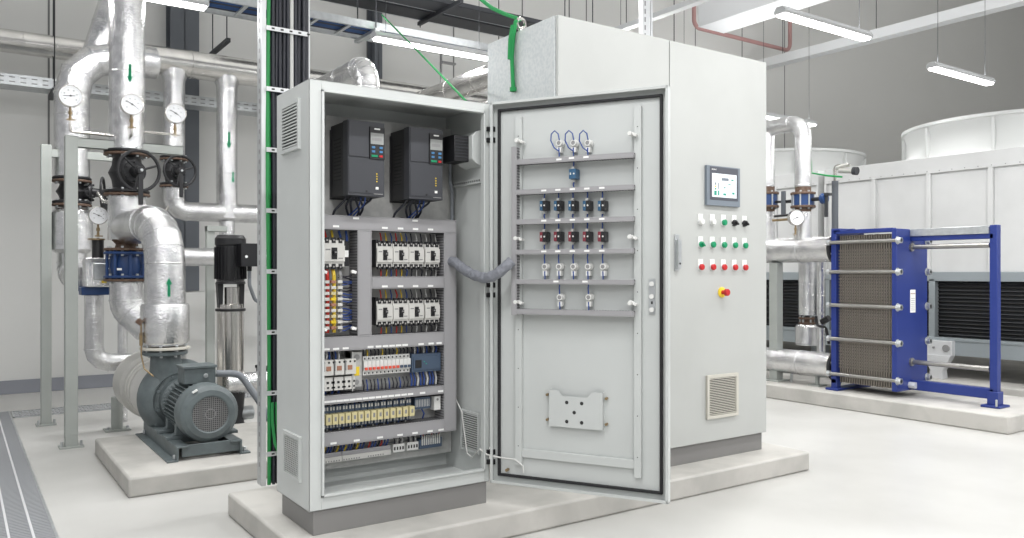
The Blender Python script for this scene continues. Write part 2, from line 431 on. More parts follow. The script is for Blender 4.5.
# --- moulded case breakers in the two right windows
def breaker(x, z, w=.083, h=.105, accent=True):
    b = MB('breaker').box(-w/2+.001, w/2-.001, -.062, 0, -h/2, h/2).box(-w/2+.001, w/2-.001, -.070, -.062, -h*.30, h*.30)
    b.m('black').box(-w*.13, w*.13, -.072, -.070, -h*.22, h*.22)
    for k in (-1, 0, 1):
        b.m('black').box(k*w*.31-.009, k*w*.31+.009, -.064, -.05, h/2-.012, h/2+.012).box(k*w*.31-.009, k*w*.31+.009, -.064, -.05, -h/2-.012, -h/2+.012)
        b.m('steel').cyl((k*w*.31, -.063, h/2), (k*w*.31, -.066, h/2), .0045, n=8).cyl((k*w*.31, -.063, -h/2), (k*w*.31, -.066, -h/2), .0045, n=8)
    b.m('midgrey').box(-w*.40, -w*.18, -.0705, -.07, h*.12, h*.17).box(w*.18, w*.40, -.0705, -.07, -h*.2, -h*.16)
    o = b.build('circuit_breaker', cab, loc=at(x, YP-.012, z), bevel=.0015)
    MB('black').box(-.007, .007, -.088, -.071, -.004, .012).m('midgrey').box(-.004, .004, -.089, -.088, .002, .008).build('toggle', o, loc=(0, 0, 0), bevel=.002)
    return o
def wires(x0, x1, n, z0, z1, cols, y=YP-.05, r=.003, name='wiring', slant=0.0):
    b = MB()
    for k in range(n):
        x = x0 + (x1-x0)*(k+.5)/n; b.m(cols[k % len(cols)])
        b.tube([(x, y, z0), (x + slant*.5 + random.uniform(-.003, .003), y-.004, (z0+z1)/2), (x+slant, y+.01, z1)], r, 6)
    o = b.build(name, cab, world=True); o['kind'] = 'stuff'; return o
colA = ['w_red', 'w_yel', 'w_blue', 'w_red', 'w_yel', 'w_blue', 'w_black', 'w_white', 'w_black', 'w_white', 'w_black', 'w_white']
for zc in (1.245, .985):
    for px_ in (383.5, 399.5, 415, 431): breaker(P(px_, 250, Y=3.335).x, zc-.004, .079)
    wires(1.575, 1.885, 12, zc+.05, zc+.098, colA); wires(1.575, 1.885, 12, zc-.10, zc-.055, colA)
    MB('black').box(1.553, 1.566, YP-.07, YP-.012, zc-.06, zc+.065).build('end_bracket', cab, world=True)
o = breaker(1.352, 1.245, .10, .115)
MB('black').box(1.404, 1.430, YP-.06, YP-.012, 1.19, 1.30).m('label').box(1.407, 1.427, YP-.061, YP-.06, 1.23, 1.26).build('auxiliary_contact', cab, world=True, bevel=.001)
wires(1.305, 1.44, 4, 1.295, 1.345, ['w_red', 'w_yel', 'w_blue', 'w_blue'], r=.0055)
# flexible bus strips and terminals beneath the left breaker
for k, m_ in enumerate(('w_red', 'w_yel', 'midgrey')):
    x = 1.325 + k*.030
    MB(m_).tube([(x, YP-.055, 1.18), (x, YP-.07, 1.15), (x+.004, YP-.062, 1.08), (x+.004, YP-.06, .90)], .0085, 8).build('bus_strip', cab, world=True)
b = MB('breaker')
for k in range(9):
    z = .915 + k*.025
    for j in range(3): b.m(('cream', 'breaker', 'orange', 'yellow')[(k+2*j) % 4] if j == 1 else 'breaker').box(1.310+j*.030, 1.332+j*.030, YP-.078, YP-.055, z, z+.013)
b.build('busbar_clamps', cab, world=True, bevel=.001)
b = MB()
for k in range(22):
    z = .91 + k*.0115; b.m(random.choice(['w_blue', 'w_black', 'w_white', 'w_blue', 'w_black']))
    x0 = 1.392 + random.uniform(-.015, .01)
    b.tube([(x0, YP-.055, z), (x0+.03, YP-.058, z+random.uniform(-.01, .006)), (1.45, YP-.04, z+random.uniform(-.012, .012))], .0032, 6)
o = b.build('wiring', cab, world=True); o['kind'] = 'stuff'
# --- row C: contactors, power supply strip, miniature breakers, controller
for k in range(3):
    x = P((327, 337.6, 348.2)[k], 370, Y=3.33).x
    b = MB('breaker').box(-.0275, .0275, -.08, 0, -.008, .058).m('breaker').box(-.0275, .0275, -.07, 0, -.075, -.018)
    b.m('orange').box(-.012, .010, -.082, -.08, .012, .032).m('midgrey').box(-.024, -.018, -.082, -.08, .01, .05)
    for j in range(3):
        b.m('black').cyl((-.021+j*.021, -.0805, .048), (-.021+j*.021, -.0815, .048), .005, n=8).box(-.026+j*.021, -.016+j*.021, -.0715, -.07, -.066, -.058)
        b.m('black').box(-.029+j*.022, -.018+j*.022, -.0715, -.07, -.045, -.035)
    o = b.build('contactor', cab, loc=at(x, YP-.012, .725), bevel=.0015)
wires(1.18, 1.39, 14, .782, .822, ['w_blue', 'w_white', 'w_blue', 'w_black'], y=YP-.06, r=.0042)
wires(1.18, 1.39, 14, .632, .652, ['w_black', 'w_blue'], y=YP-.05, r=.005)
b = MB('plate').box(1.433, 1.439, YP-.085, YP, .64, .815).box(1.433, 1.486, YP-.07, YP-.012, .655, .81)
b.m('yellow').box(1.450, 1.474, YP-.0715, YP-.07, .705, .745).m('midgrey').cyl((1.462, YP-.07, .787), (1.462, YP-.073, .787), .013, n=14).cyl((1.462, YP-.07, .677), (1.462, YP-.073, .677), .011, n=14)
b.build('socket_module', cab, world=True, bevel=.001)
for k in range(12):
    x = 1.494 + .0195*k
    b = MB('white').box(.0006, .0184, -.050, 0, -.042, .042)
    b.m('white').box(.0006, .0184, -.062, -.050, -.022, .022).m('black').box(.006, .013, -.0505, -.05, .028, .036).box(.006, .013, -.0505, -.05, -.037, -.029)
    o = b.build('miniature_breaker', cab, loc=at(x, YP-.012, .745), bevel=.0008)
    MB('redstripe' if k < 9 else 'slate').box(.003, .016, -.070, -.062, -.018, -.006).build('switch_lever', o, loc=(0, 0, 0), bevel=.001)
wires(1.494, 1.73, 13, .787, .822, ['w_black', 'w_yel', 'w_black', 'w_black'], r=.003); wires(1.494, 1.73, 13, .632, .68, ['w_black', 'w_blue', 'w_black'], r=.003)
b = MB('slate').box(1.732, 1.885, YP-.075, YP-.012, .700, .785).box(1.74, 1.88, YP-.079, YP-.075, .71, .772)
b.m('black').box(1.748, 1.780, YP-.081, YP-.079, .72, .757).m('teal').box(1.792, 1.798, YP-.080, YP-.079, .745, .75).box(1.802, 1.808, YP-.080, YP-.079, .735, .74)
b.build('logic_controller', cab, world=True, bevel=.002)
wires(1.735, 1.88, 9, .785, .822, ['w_black', 'w_white', 'w_blue'], r=.0038); wires(1.735, 1.88, 9, .635, .695, ['w_blue', 'w_blue', 'w_white'], r=.0048)
# --- row D: cream relays
for k in range(14):
    x = P(326.5 + 6.42*k - .004*k*k, 420, Y=3.335).x - .016
    b = MB('slate').box(-.0138, .0138, -.045, 0, -.05, .05)
    b.m('w_white').box(-.010, -.002, -.047, -.045, .03, .045).box(.003, .011, -.047, -.045, .03, .045).box(-.010, -.002, -.047, -.045, -.045, -.033).box(.003, .011, -.047, -.045, -.045, -.033)
    o = b.build('relay_socket', cab, loc=at(x+.016, YP-.012, .530), bevel=.001)
    MB('cream').box(-.0125, .0125, -.082, -.045, -.026, .018).m('midgrey').box(-.004, .006, -.0825, -.082, -.012, .006).build('relay', o, loc=(0, 0, 0), bevel=.002)
wires(1.178, 1.72, 30, .568, .593, ['w_black', 'w_white', 'w_black', 'w_blue'], r=.003); wires(1.178, 1.72, 30, .473, .492, ['w_blue', 'w_black', 'w_white'], r=.003)
b = MB('slate').box(1.755, 1.838, YP-.06, YP-.012, .525, .580)
for k in range(9): b.m('w_white').box(1.760+k*.0085, 1.764+k*.0085, YP-.061, YP-.06, .535, .57)
b.build('terminal_module', cab, world=True, bevel=.001)
MB('white').box(1.850, 1.884, YP-.075, YP-.012, .515, .58).m('midgrey').cyl((1.867, YP-.076, .565), (1.867, YP-.078, .565), .006, n=10).build('sensor_module', cab, world=True, bevel=.003)
MB('w_blue').tube([(1.80, YP-.04, .525), (1.812, YP-.045, .5), (1.812, YP-.03, .475)], .004, 6).build('cable', cab, world=True)
# --- row E: terminal strips
for k in range(3):
    x0 = (P(322, 440, Y=3.35).x, P(342.5, 440, Y=3.35).x, P(367, 440, Y=3.35).x)[k]
    b = MB('breaker').box(x0, x0+(.092, .118, .118)[k], YP-.05, YP-.012, .330, .353)
    for j in range(7): b.m('midgrey').box(x0+.004+j*.012, x0+.010+j*.012, YP-.0505, YP-.05, .333, .339)
    b.m('duct').box(x0, x0+(.092, .118, .118)[k], YP-.046, YP-.012, .353, .372)
    b.build('terminal_strip', cab, world=True, bevel=.001)
    wires(x0+.004, x0+.105, 7, .368, .412, ['w_yel' if k < 2 else 'w_red', 'w_blue', 'w_blue', 'w_black'], y=YP-.035, r=.0036, slant=.016)
for k in range(2):
    x0 = 1.652 + k*.072
    b = MB('white').box(x0, x0+.058, YP-.045, YP-.012, .335, .372)
    for j in range(4): b.m('slot').box(x0+.004+j*.014, x0+.012+j*.014, YP-.0455, YP-.045, .345, .36)
    b.build('terminal_strip', cab, world=True, bevel=.001)
    wires(x0+.004, x0+.055, 4, .372, .41, ['w_black', 'w_white'], y=YP-.035, r=.003)
b = MB('slate').box(1.785, 1.905, YP-.05, YP-.012, .335, .38)
for j in range(9): b.m('w_white').box(1.795+j*.0115, 1.801+j*.0115, YP-.056, YP-.05, .352, .398)
b.build('terminal_module', cab, world=True, bevel=.001)
wires(1.79, 1.90, 8, .39, .412, ['w_blue', 'w_red', 'w_black'], y=YP-.04, r=.003)
# --- labels on the ducts
lab = MB('label').box(-.014, .014, -.0012, 0, -.0045, .0045).build('marker_label', cab, loc=at(1.352, YD, 1.362))
for x, z in (*[(q_, 1.362) for q_ in (384.8, 400.5, 415.5, 430.5)], *[(q_, 1.10) for q_ in (384.8, 400.5, 415.5, 430.5)], (356, 1.40), (415, 1.40),
             *[(q_, .832) for q_ in (326.5, 336, 345.6, 370.5, 378.5, 385.5, 392, 398.5, 405, 421, 431, 439)],
             *[(327+6.42*k, .606) for k in range(14)], (422.5, .606), (440.5, .606),
             *[(q_, .425) for q_ in (333.5, 356.7, 380, 400, 415, 430, 441)]):
    x = P(x, 300, Y=YD).x
    put(lab, cab, at(x, YD, z))
# white cable tie mounts left window
for z in (1.165, .918):
    for x in (1.30, 1.435):
        MB('label').cbox((x, YD+.0, z), (.022, .012, .012), Matrix.Rotation(R(20), 3, 'Y')).cyl((x-.008, YD-.012, z), (x-.008, YD+.004, z), .007, n=10).build('cable_clip', cab, world=True, bevel=.001)
# --- fan on the right side wall, support rail, cable
b = MB('cab').prism([(0, -.085), (0, .085), (.035, .075), (.055, .055), (.055, -.05), (.035, -.07)], (CX1-.005, 3.14, 1.735), (-1, 0, 0), (0, 0, 1), .15)
b.build('fan_shroud', cab, world=True, bevel=.003)
b = MB('black').box(1.868, 1.945, 3.17, 3.29, 1.672, 1.792)
for k in range(7): b.m('drive').box(1.872, 1.941, 3.166, 3.170, 1.69+k*.014, 1.694+k*.014)
b.build('cooling_fan', cab, world=True, bevel=.003)
b = MB('cab').box(1.985, 1.9999, 3.11, 3.39, 1.575, 1.60)
for k in range(14): b.m('slot').box(1.9845, 1.985, 3.12+k*.019, 3.13+k*.019, 1.583, 1.592)
b.build('support_rail', cab, world=True)
MB('conduit').tube([(1.94, 3.33, 1.69), (1.955, 3.36, 1.64), (1.95, 3.35, 1.6), (1.972, 3.37, 1.55), (1.972, 3.37, 1.41)], .008, 8).build('cable', cab, world=True)
MB('w_white').tube([(1.95, 3.36, .62), (1.985, 3.30, .50), (1.985, 3.25, .31), (1.98, 3.2, .30), (1.96, 3.10, .36), (1.985, 3.075, .335), (2.03, 3.02, .325), (2.06, 2.965, .325), (2.08, 2.93, .30), (2.08, 2.925, .27)], .0035, 8).build('earth_wire', cab, world=True)
# --- hinges
for z in (1.815, 1.765, .345, .30, 1.105, 1.06):
    MB('black').cyl((2.010, 3.077, z-.012), (2.010, 3.077, z+.012), .010, n=12).box(1.988, 2.005, 3.074, 3.092, z-.010, z+.010).box(2.008, 2.028, 3.066, 3.078, z-.012, z+.012).build('hinge', cab, world=True, bevel=.001)

# ------------------------------------------------------------------ THE OPEN DOOR
TH = math.atan2(-.861, .509)
HX, HY = 2.018, 3.075
U = Vector((math.cos(TH), math.sin(TH), 0)); N = Vector((math.sin(TH), -math.cos(TH), 0))
DZ0, DZ1, DW = .212, 1.932, .815
def dl(px, py, off):
    """point of the door seen at a pixel, off metres in front of its panel: (u, z) in door axes"""
    d = ray(px, py); p0 = Vector((HX, HY, EYE)) + N*off; e = Vector((0, 0, EYE))
    tt = (p0 - e).dot(N) / d.dot(N); q = e + d*tt
    return (q - Vector((HX, HY, 0))).dot(U), q.z - DZ0
b = MB('cab').box(0, DW, 0, .0035, 0, DZ1-DZ0)
H = DZ1-DZ0
for a0, a1, z0, z1 in ((0, .004, 0, H), (DW-.004, DW, 0, H), (0, DW, 0, .004), (0, DW, H-.004, H)): b.box(a0, a1, -.032, 0, z0, z1)
for a0, a1, z0, z1 in ((0, .012, 0, H), (DW-.012, DW, 0, H), (0, DW, 0, .012), (0, DW, H-.012, H)): b.box(a0, a1, -.034, -.030, z0, z1)
door = b.build('open_door', cab, loc=Vector((HX, HY, DZ0)) - O, rotz=TH, bevel=.001)
door['label'] = 'open door seen from its inside, with rails and devices'
g0, g1 = .028, DW-.030
b = MB('rubber')
for a0, a1, z0, z1 in ((g0, g0+.011, .03, H-.03), (g1-.011, g1, .03, H-.03), (g0, g1, .03, .041), (g0, g1, H-.041, H-.03)): b.box(a0, a1, -.016, 0, z0, z1)
b.build('sealing_gasket', door, loc=(0, 0, 0), bevel=.002)
# perforated frame rails
def rail_box(pA, pB, off=.018):
    (u0, z0), (u1, z1) = dl(*pA, off), dl(*pB, off); return min(u0, u1), max(u0, u1), min(z0, z1), max(z0, z1)
ul0, ul1, _, _ = rail_box((515.2, 200), (521.5, 200)); ur0, ur1, _, _ = rail_box((634, 200), (641, 200))
zt = dl(517, 117, .018)[1]; zb = dl(517, 465, .018)[1]; zt2 = dl(637, 106, .018)[1]; zb2 = dl(637, 478, .018)[1]
for u0, u1, z0, z1 in ((ul0, ul1, zb, zt), (ur0, ur1, zb2, zt2)):
    b = MB('cab').box(u0, u1, -.018, -.001, z0, z1); b.m('slot')
    for k in range(9):
        z = z0 + (z1-z0)*(k+.5)/9; b.cyl(((u0+u1)/2, -.019, z), ((u0+u1)/2, -.018, z), .0025, n=8)
    b.build('door_rail', door, loc=(0, 0, 0), bevel=.002)
zr = dl(575, 458.5, .018)[1]; MB('cab').box(ul1, ur0, -.014, -.001, zr-.02, zr+.018).build('door_rail', door, loc=(0, 0, 0), bevel=.002)
OD = .055
def dduct(x0, x1, z0, z1): 
    b = MB('duct'); duct(b, x0, x1, z0, z1, -OD, -.001); b.build('wiring_duct', door, loc=(0, 0, 0), bevel=.001)
v0 = dl(511.2, 230, OD)[0]; v1 = dl(516.3, 230, OD)[0]
ztop = dl(514, 146.5, OD)[1]; zbot = dl(514, 315, OD)[1]
dduct(v0, v1, zbot, ztop)
uR = dl(633.5, 200, OD)[0]
rows = []
for yl0, yl1, yr0, yr1 in ((159, 164.3, 152.4, 158), (189, 194, 185, 190.5), (218.7, 224, 216.6, 222), (249, 254, 249, 254), (278, 283, 281, 286), (309, 314.6, 311, 316.6)):
    z1 = (dl(517, yl0, OD)[1] + dl(633, yr0, OD)[1])/2; z0 = (dl(517, yl1, OD)[1] + dl(633, yr1, OD)[1])/2
    rows.append((z0, z1)); dduct(v1, uR, z0, z1)
# devices on the door
def dpos(px, py, off=.02): 
    u, z = dl(px, py, off); return (u, -.002, z)
def back_lamp(pos, loop):
    b = MB('white').cyl((0, 0, 0), (0, -.016, 0), .017, n=20).cyl((0, -.016, 0), (0, -.034, 0), .015, .013, n=20)
    b.box(-.010, .010, -.03, -.004, -.040, -.018).m('midgrey').cyl((0, -.034, 0), (0, -.0345, 0), .009, n=14)
    if loop:
        b.m('w_blue').tube([(-.010*0+.0, -.034, -.035), (-.02, -.036, -.02), (-.036, -.036, .012), (-.034, -.036, .04), (-.018, -.036, .054), (-.002, -.036, .04), (.004, -.036, .012)], .003, 6)
    b.m('w_blue').tube([(0, -.03, -.02), (.001, -.03, -.05), (0, -.03, -.066)], .003, 6)
    if not loop: b.tube([(0, -.03, .012), (-.002, -.03, .04), (0, -.03, .055)], .003, 6)
    o = b.build('indicator_lamp_back', door, loc=pos, bevel=.001); o['label'] = 'back of a white indicator lamp'
    return o
pL = back_lamp(dpos(560, 143.5), True)
for x in (574.3, 588.6): put(pL, door, dpos(x, 143.3))
def contact(pos, side, face):
    b = MB(side).box(-.018, -.002, -.045, 0, -.021, .021).m(face).box(-.002, .015, -.052, 0, -.021, .021)
    b.m('w_white').box(-.014, -.008, -.046, -.045, -.004, .006).cyl((.007, -.052, 0), (.007, -.054, 0), .004, n=10)
    b.m('w_white').box(-.012, 0, -.03, -.01, .022, .034).box(-.012, 0, -.03, -.01, -.034, -.022)
    b.m('w_blue').tube([(-.006, -.02, .03), (-.004, -.022, .05), (-.006, -.02, .062)], .0035, 6).tube([(-.004, -.02, -.03), (-.006, -.022, -.045), (-.004, -.02, -.056)], .0035, 6)
    return b.build('contact_block', door, loc=pos, bevel=.001)
xs5 = (545.8, 559.9, 574.3, 588.8, 603.8)
M['devblue'] = mat('contact_blue', (.03, .10, .19), .4)
M['devred'] = mat('contact_red', (.20, .03, .045), .4)
o = contact(dpos(575, 174.5), 'devblue', 'devblue')
p1 = contact(dpos(xs5[0], 206), 'devblue', 'black'); p1['label'] = 'blue and black contact block'
for x in xs5[1:]: put(p1, door, dpos(x, 206))
p2 = contact(dpos(xs5[0], 237), 'devred', 'black'); p2['label'] = 'red and black contact block'
for x in xs5[1:]: put(p2, door, dpos(x, 236.7))
pW = back_lamp(dpos(xs5[0], 266.6), False)
for x in xs5[1:]: put(pW, door, dpos(x, 266.6))
for x in (560.7, 589.5): put(pW, door, dpos(x, 297.2))
lab2 = MB('label').box(-.012, .012, -.001, 0, -.004, .004).build('marker_label', door, loc=(dl(559, 0, OD)[0], -OD, (rows[0][0]+rows[0][1])/2))
for r_, xx in ((0, (573.5, 588)), (1, xs5), (2, xs5), (3, xs5), (4, (558, 587))):
    for x in xx:
        u, z = dl(x - 2, 200, OD); put(lab2, door, (u, -OD, rows[r_][1] - .009))
for px, py in ((520, 141), (633, 134), (519, 238.5), (633, 237), (519, 302), (633, 303)):
    u, z = dl(px, py, .03)
    MB('white').cbox((0, -.018, 0), (.034, .012, .012), Matrix.Rotation(R(25), 3, 'Y')).cyl((-.008, 0, 0), (-.008, -.045, 0), .009, n=12).cyl((.012, 0, -.006), (.012, -.03, -.006), .006, n=10).build('cable_clip', door, loc=(u, -.012, z), bevel=.001)
# latch plate
u0, z1 = dl(649, 279, .004); u1, z0 = dl(655, 314, .004)
b = MB('galv').box(u0, u1, -.006, -.001, z0, z1); um = (u0+u1)/2
for f_ in (.12, .5, .86): b.m('white').cyl((um, -.006, z0+(z1-z0)*f_), (um, -.013, z0+(z1-z0)*f_), .010, n=14)
b.m('slot').box(um-.004, um+.004, -.0065, -.006, z0+(z1-z0)*.28, z0+(z1-z0)*.36)
b.build('latch_plate', door, loc=(0, 0, 0), bevel=.001)
# document pocket
uA, zA = dl(549.3, 389.3, .02); uB, zB = dl(602.8, 430.3, .02); zA2 = dl(603, 393, .02)[1]; zB2 = dl(549.3, 425.8, .02)[1]
z1 = (zA+zA2)/2; z0 = (zB+zB2)/2; w = uB-uA; h = z1-z0
b = MB('cab').prism([(0, 0), (w, 0), (w, h), (w*.80, h), (w*.72, h-.025), (w*.25, h-.025), (w*.17, h), (0, h)], (uA, -.022, z0), (1, 0, 0), (0, 0, 1), .0025)
b.box(uA, uA+.002, -.024, 0, z0, z1).box(uB-.002, uB, -.024, 0, z0, z1).box(uA, uB, -.024, 0, z0, z0+.002)
b.m('slot')
for fx, fz in ((.34, .68), (.62, .68), (.48, .42), (.34, .16), (.62, .16)): b.cyl((uA+w*fx, -.0255, z0+h*fz), (uA+w*fx, -.0247, z0+h*fz), .008, n=14)
b.m('brass')
for uu in (uA-.013, uB+.013):
    for zz in (z0+.025, z1-.025): b.cyl((uu, 0, zz), (uu, -.018, zz), .006, n=10)
o = b.build('document_pocket', door, loc=(0, 0, 0), bevel=.001)
# earth lug
MB('brass').cyl((.075, 0, .06), (.075, -.02, .06), .007, n=10).build('earth_stud', door, loc=(0, 0, 0))
# sleeve between cabinet and door
pts = [Vector((1.93, YD+.02, 1.215)), P(455, 262, Y=3.27), P(463, 269, Y=3.20), P(473.5, 275, Y=3.12), P(485, 278.5, Y=3.03), P(496, 275, Y=2.97), P(507, 265.5, Y=2.93), P(512, 261, Y=2.92)]
b = MB('sleeve'); fine = []
for i in range(len(pts)-1):
    for k in range(5):
        fine.append(pts[i].lerp(pts[i+1], k/5))
fine.append(pts[-1])
for _ in range(3): fine = [fine[0]] + [(fine[i-1] + fine[i]*2 + fine[i+1])/4 for i in range(1, len(fine)-1)] + [fine[-1]]
b.tube(fine, [.024*(1+.06*math.sin(i*1.7)) for i in range(len(fine))], 14).build('cable_sleeve', cab, world=True)

# ------------------------------------------------------------------ TALL CLOSED CABINET
TX0, TX1, TY0, TY1, TZ0, TZ1 = 2.398, 3.972, 3.088, 3.714, .21, 2.415
tall = thing('electrical_cabinet', 'tall closed grey control cabinet with touchscreen and rows of pushbuttons', 'electrical cabinet', ((TX0+TX1)/2, (TY0+TY1)/2, .11))
MB('cab_side').box(TX0, TX1, TY0+.022, TY1, TZ0, TZ1).build('housing', tall, world=True, bevel=.004)
MB('plinth').box(TX0+.015, TX1-.02, TY0+.02, TY1-.02, .11, TZ0).build('base_plinth', tall, world=True, bevel=.002)
XS = 3.160
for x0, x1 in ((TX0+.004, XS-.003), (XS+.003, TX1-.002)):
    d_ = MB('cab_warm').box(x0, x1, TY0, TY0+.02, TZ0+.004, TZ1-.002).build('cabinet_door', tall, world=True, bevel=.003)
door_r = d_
OT = wloc(tall)
def F(px, py): return P(px, py, Y=TY0)
# swing handle
q = F(676.2, 252.5)
hd = MB('galv').box(q.x-.017, q.x+.017, TY0-.008, TY0, q.z-.098, q.z+.098).box(q.x-.012, q.x+.012, TY0-.028, TY0-.008, q.z-.085, q.z+.07).m('slot').cyl((q.x, TY0-.0285, q.z-.06), (q.x, TY0-.03, q.z-.06), .006, n=12)
hb = hd.build('door_handle', door_r, world=True, bevel=.004)
# vent with angled slats
A_, B_ = F(706, 373), F(736.4, 418)
lv = louvre(B_.x-A_.x+.006, .245, 22, 'vent', d=.014)
zc = (F(706.3, 397).z + F(736.2, 394).z)/2
lv.build('vent_grille', door_r, loc=Vector(((A_.x+B_.x)/2, TY0, zc)) - wloc(door_r), bevel=.0008)
# touchscreen
A_, B_ = F(704.5, 165.3), F(738.8, 207.4); zt_ = (F(704.5, 165.3).z + F(738.8, 168.9).z)/2; zb_ = (F(704.5, 205.2).z + F(738.8, 207.4).z)/2
W = (B_.x-A_.x)*.965; Hh = zt_-zb_
b = MB('hmi').box(0, W, -.018, 0, 0, Hh).m('hmi_dk').box(W*.085, W*.93, -.020, -.018, Hh*.145, Hh*.975)
hm = b.build('touchscreen', tall, loc=Vector((A_.x, TY0, zb_)) - OT, bevel=.003)
b = MB('screen').box(W*.14, W*.875, -.0212, -.020, Hh*.215, Hh*.81)
def ic(m_, x0, x1, z0, z1): b.m(m_).box(W*x0, W*x1, -.0222, -.0212, Hh*z0, Hh*z1)
ic('hmi', .42, .63, .64, .71); ic('teal', .71, .78, .655, .69); ic('teal', .20, .27, .26, .37); ic('teal', .31, .35, .26, .38)
ic('green', .22, .26, .40, .44); ic('yellow', .22, .26, .46, .50); ic('hmi', .22, .26, .52, .58); ic('hmi', .32, .345, .42, .58)
ic('teal', .47, .55, .27, .32); ic('teal', .74, .81, .31, .36); ic('teal', .48, .54, .455, .475); ic('hmi', .505, .515, .44, .49)
ic('hmi', .60, .605, .39, .54); ic('hmi', .70, .705, .39, .54); ic('hmi', .60, .705, .535, .54); ic('hmi', .60, .705, .39, .395); ic('teal', .62, .69, .555, .575); ic('orange', .55, .60, .46, .465); ic('orange', .705, .77, .45, .455)
sc = b.build('display', hm, loc=(0, 0, 0))
def text(body, size, parent, loc, m_, rotz=0, depth=.0004):
    cu = bpy.data.curves.new('lettering', 'FONT'); cu.body = body; cu.size = size; cu.extrude = depth
    o = bpy.data.objects.new('tmp', cu); C.objects.link(o); bpy.context.view_layer.update()
    dg = bpy.context.evaluated_depsgraph_get(); me = bpy.data.meshes.new_from_object(o.evaluated_get(dg))
    bpy.data.objects.remove(o)
    me.transform(Matrix.Rotation(R(90), 4, 'X')); me.materials.clear(); me.materials.append(M[m_])
    r_ = bpy.data.objects.new('lettering', me); C.objects.link(r_); r_.parent = parent; r_.location = loc; r_.rotation_euler = (0, 0, rotz)
    return r_
text('SIEMENS', .0105, hm, (W*.13, -.0204, Hh*.89), 'label')
# pushbuttons
def button(px, py, kind):
    q = F(px, py)
    b = MB('label').box(-.018, .018, -.004, 0, -.012, .044).m('midgrey').box(-.010, .010, -.0045, -.004, .028, .029).box(-.010, .010, -.0045, -.004, .034, .035)
    b.m('galv_white' if kind != 'black' else 'black').lathe([(0, 0), (.020, 0), (.019, .007), (.016, .008), (0, .008)], (0, 0, 0), (0, -1, 0), 20)
    o = b.build('push_button', tall, loc=q - OT, bevel=.0005)
    if kind in ('black', 'gswitch'):
        m_ = 'black' if kind == 'black' else 'green'
        c = MB(m_).cyl((0, -.006, 0), (0, -.018, 0), .018, .016, 18)
        c.cbox((0, -.024, 0), (.008, .014, .028), Matrix.Rotation(R(-50), 3, 'Y')); c.build('selector_knob', o, loc=(0, 0, 0), bevel=.001)
        o['label'] = 'black selector switch' if kind == 'black' else 'green selector switch'
    else:
        MB({'white': 'white', 'green': 'green', 'red': 'red'}[kind]).lathe([(0, 0), (.0175, 0), (.0175, .012), (.014, .016), (0, .017)], (0, -.006, 0), (0, -1, 0), 18).build('button_cap', o, loc=(0, 0, 0))
        o['label'] = kind + ' round pushbutton'
for k, (x, dy) in enumerate(((700.2, 0), (711.8, .3), (722.9, .8), (733.8, 1.2), (744, 1.7))):
    button(x, 221.8+dy, ('white', 'white', 'green', 'black', 'black')[k])
    button(x, 244.4+dy*.7, 'gswitch' if k == 0 else 'green')
    button(x, 267.0+dy*.3, 'red')
q = F(721.5, 292.3)
es = MB('yellow').lathe([(0, 0), (.030, 0), (.030, .006), (.026, .008), (0, .008)], (0, 0, 0), (0, -1, 0), 24).build('emergency_stop', tall, loc=q - OT)
MB('red').lathe([(0, .008), (.012, .008), (.012, .028), (.020, .032), (.020, .046), (.016, .050), (0, .050)], (0, 0, 0), (0, -1, 0), 24).build('mushroom_knob', es, loc=(0, 0, 0))
# lifting eye bolt on the roof edge
e = P(522, 41, X=TX0+.05); ey = P(521, 24.5, X=TX0+.03).y
eb = MB('steel').cyl((TX0+.03, ey, TZ1), (TX0+.03, ey, TZ1+.022), .016, n=16).torus((TX0+.03, ey, TZ1+.048), (0, 1, 0), .026, .008, 24, 8).build('eye_bolt', tall, world=True)

# ------------------------------------------------------------------ green straps
e0 = Vector((TX0+.03, ey, TZ1+.06))
pts = [P(478, -3, Y=3.9), P(492, 8, Y=3.72), P(505, 14, Y=3.6), e0 + Vector((.0, .01, .012)), e0 + Vector((-.035, 0, -.01)), Vector((TX0-.012, ey+.01, TZ1-.03)), Vector((TX0-.014, ey+.02, TZ1-.13)), Vector((TX0-.012, ey+.012, TZ1-.29))]
up = pts[0]; pts = [Vector((up.x-.9, up.y+.8, 3.37)), Vector((up.x-.45, up.y+.4, 2.93))] + pts
b = MB('strap').tube(pts, .011, 8)
b.cyl(pts[-1], pts[-1] + Vector((0, 0, -.02)), .018, n=10)
b.tube([Vector((TX0-.020, ey, TZ1+.03)), Vector((TX0-.022, ey+.02, TZ1-.04)), Vector((TX0-.020, ey+.03, TZ1-.14))], .013, 8)
tag(b.build('green_strap'), 'green strap tied to the eye bolt on top of the tall cabinet', 'strap')
tag(MB('strap').tube([P(382, 15, Y=6.6), P(420, 53.5, Y=5.05), P(466, 101, Y=3.45)], .006, 8).build('green_rope'), 'straight green cord slanting down behind the top of the open cabinet', 'cord')

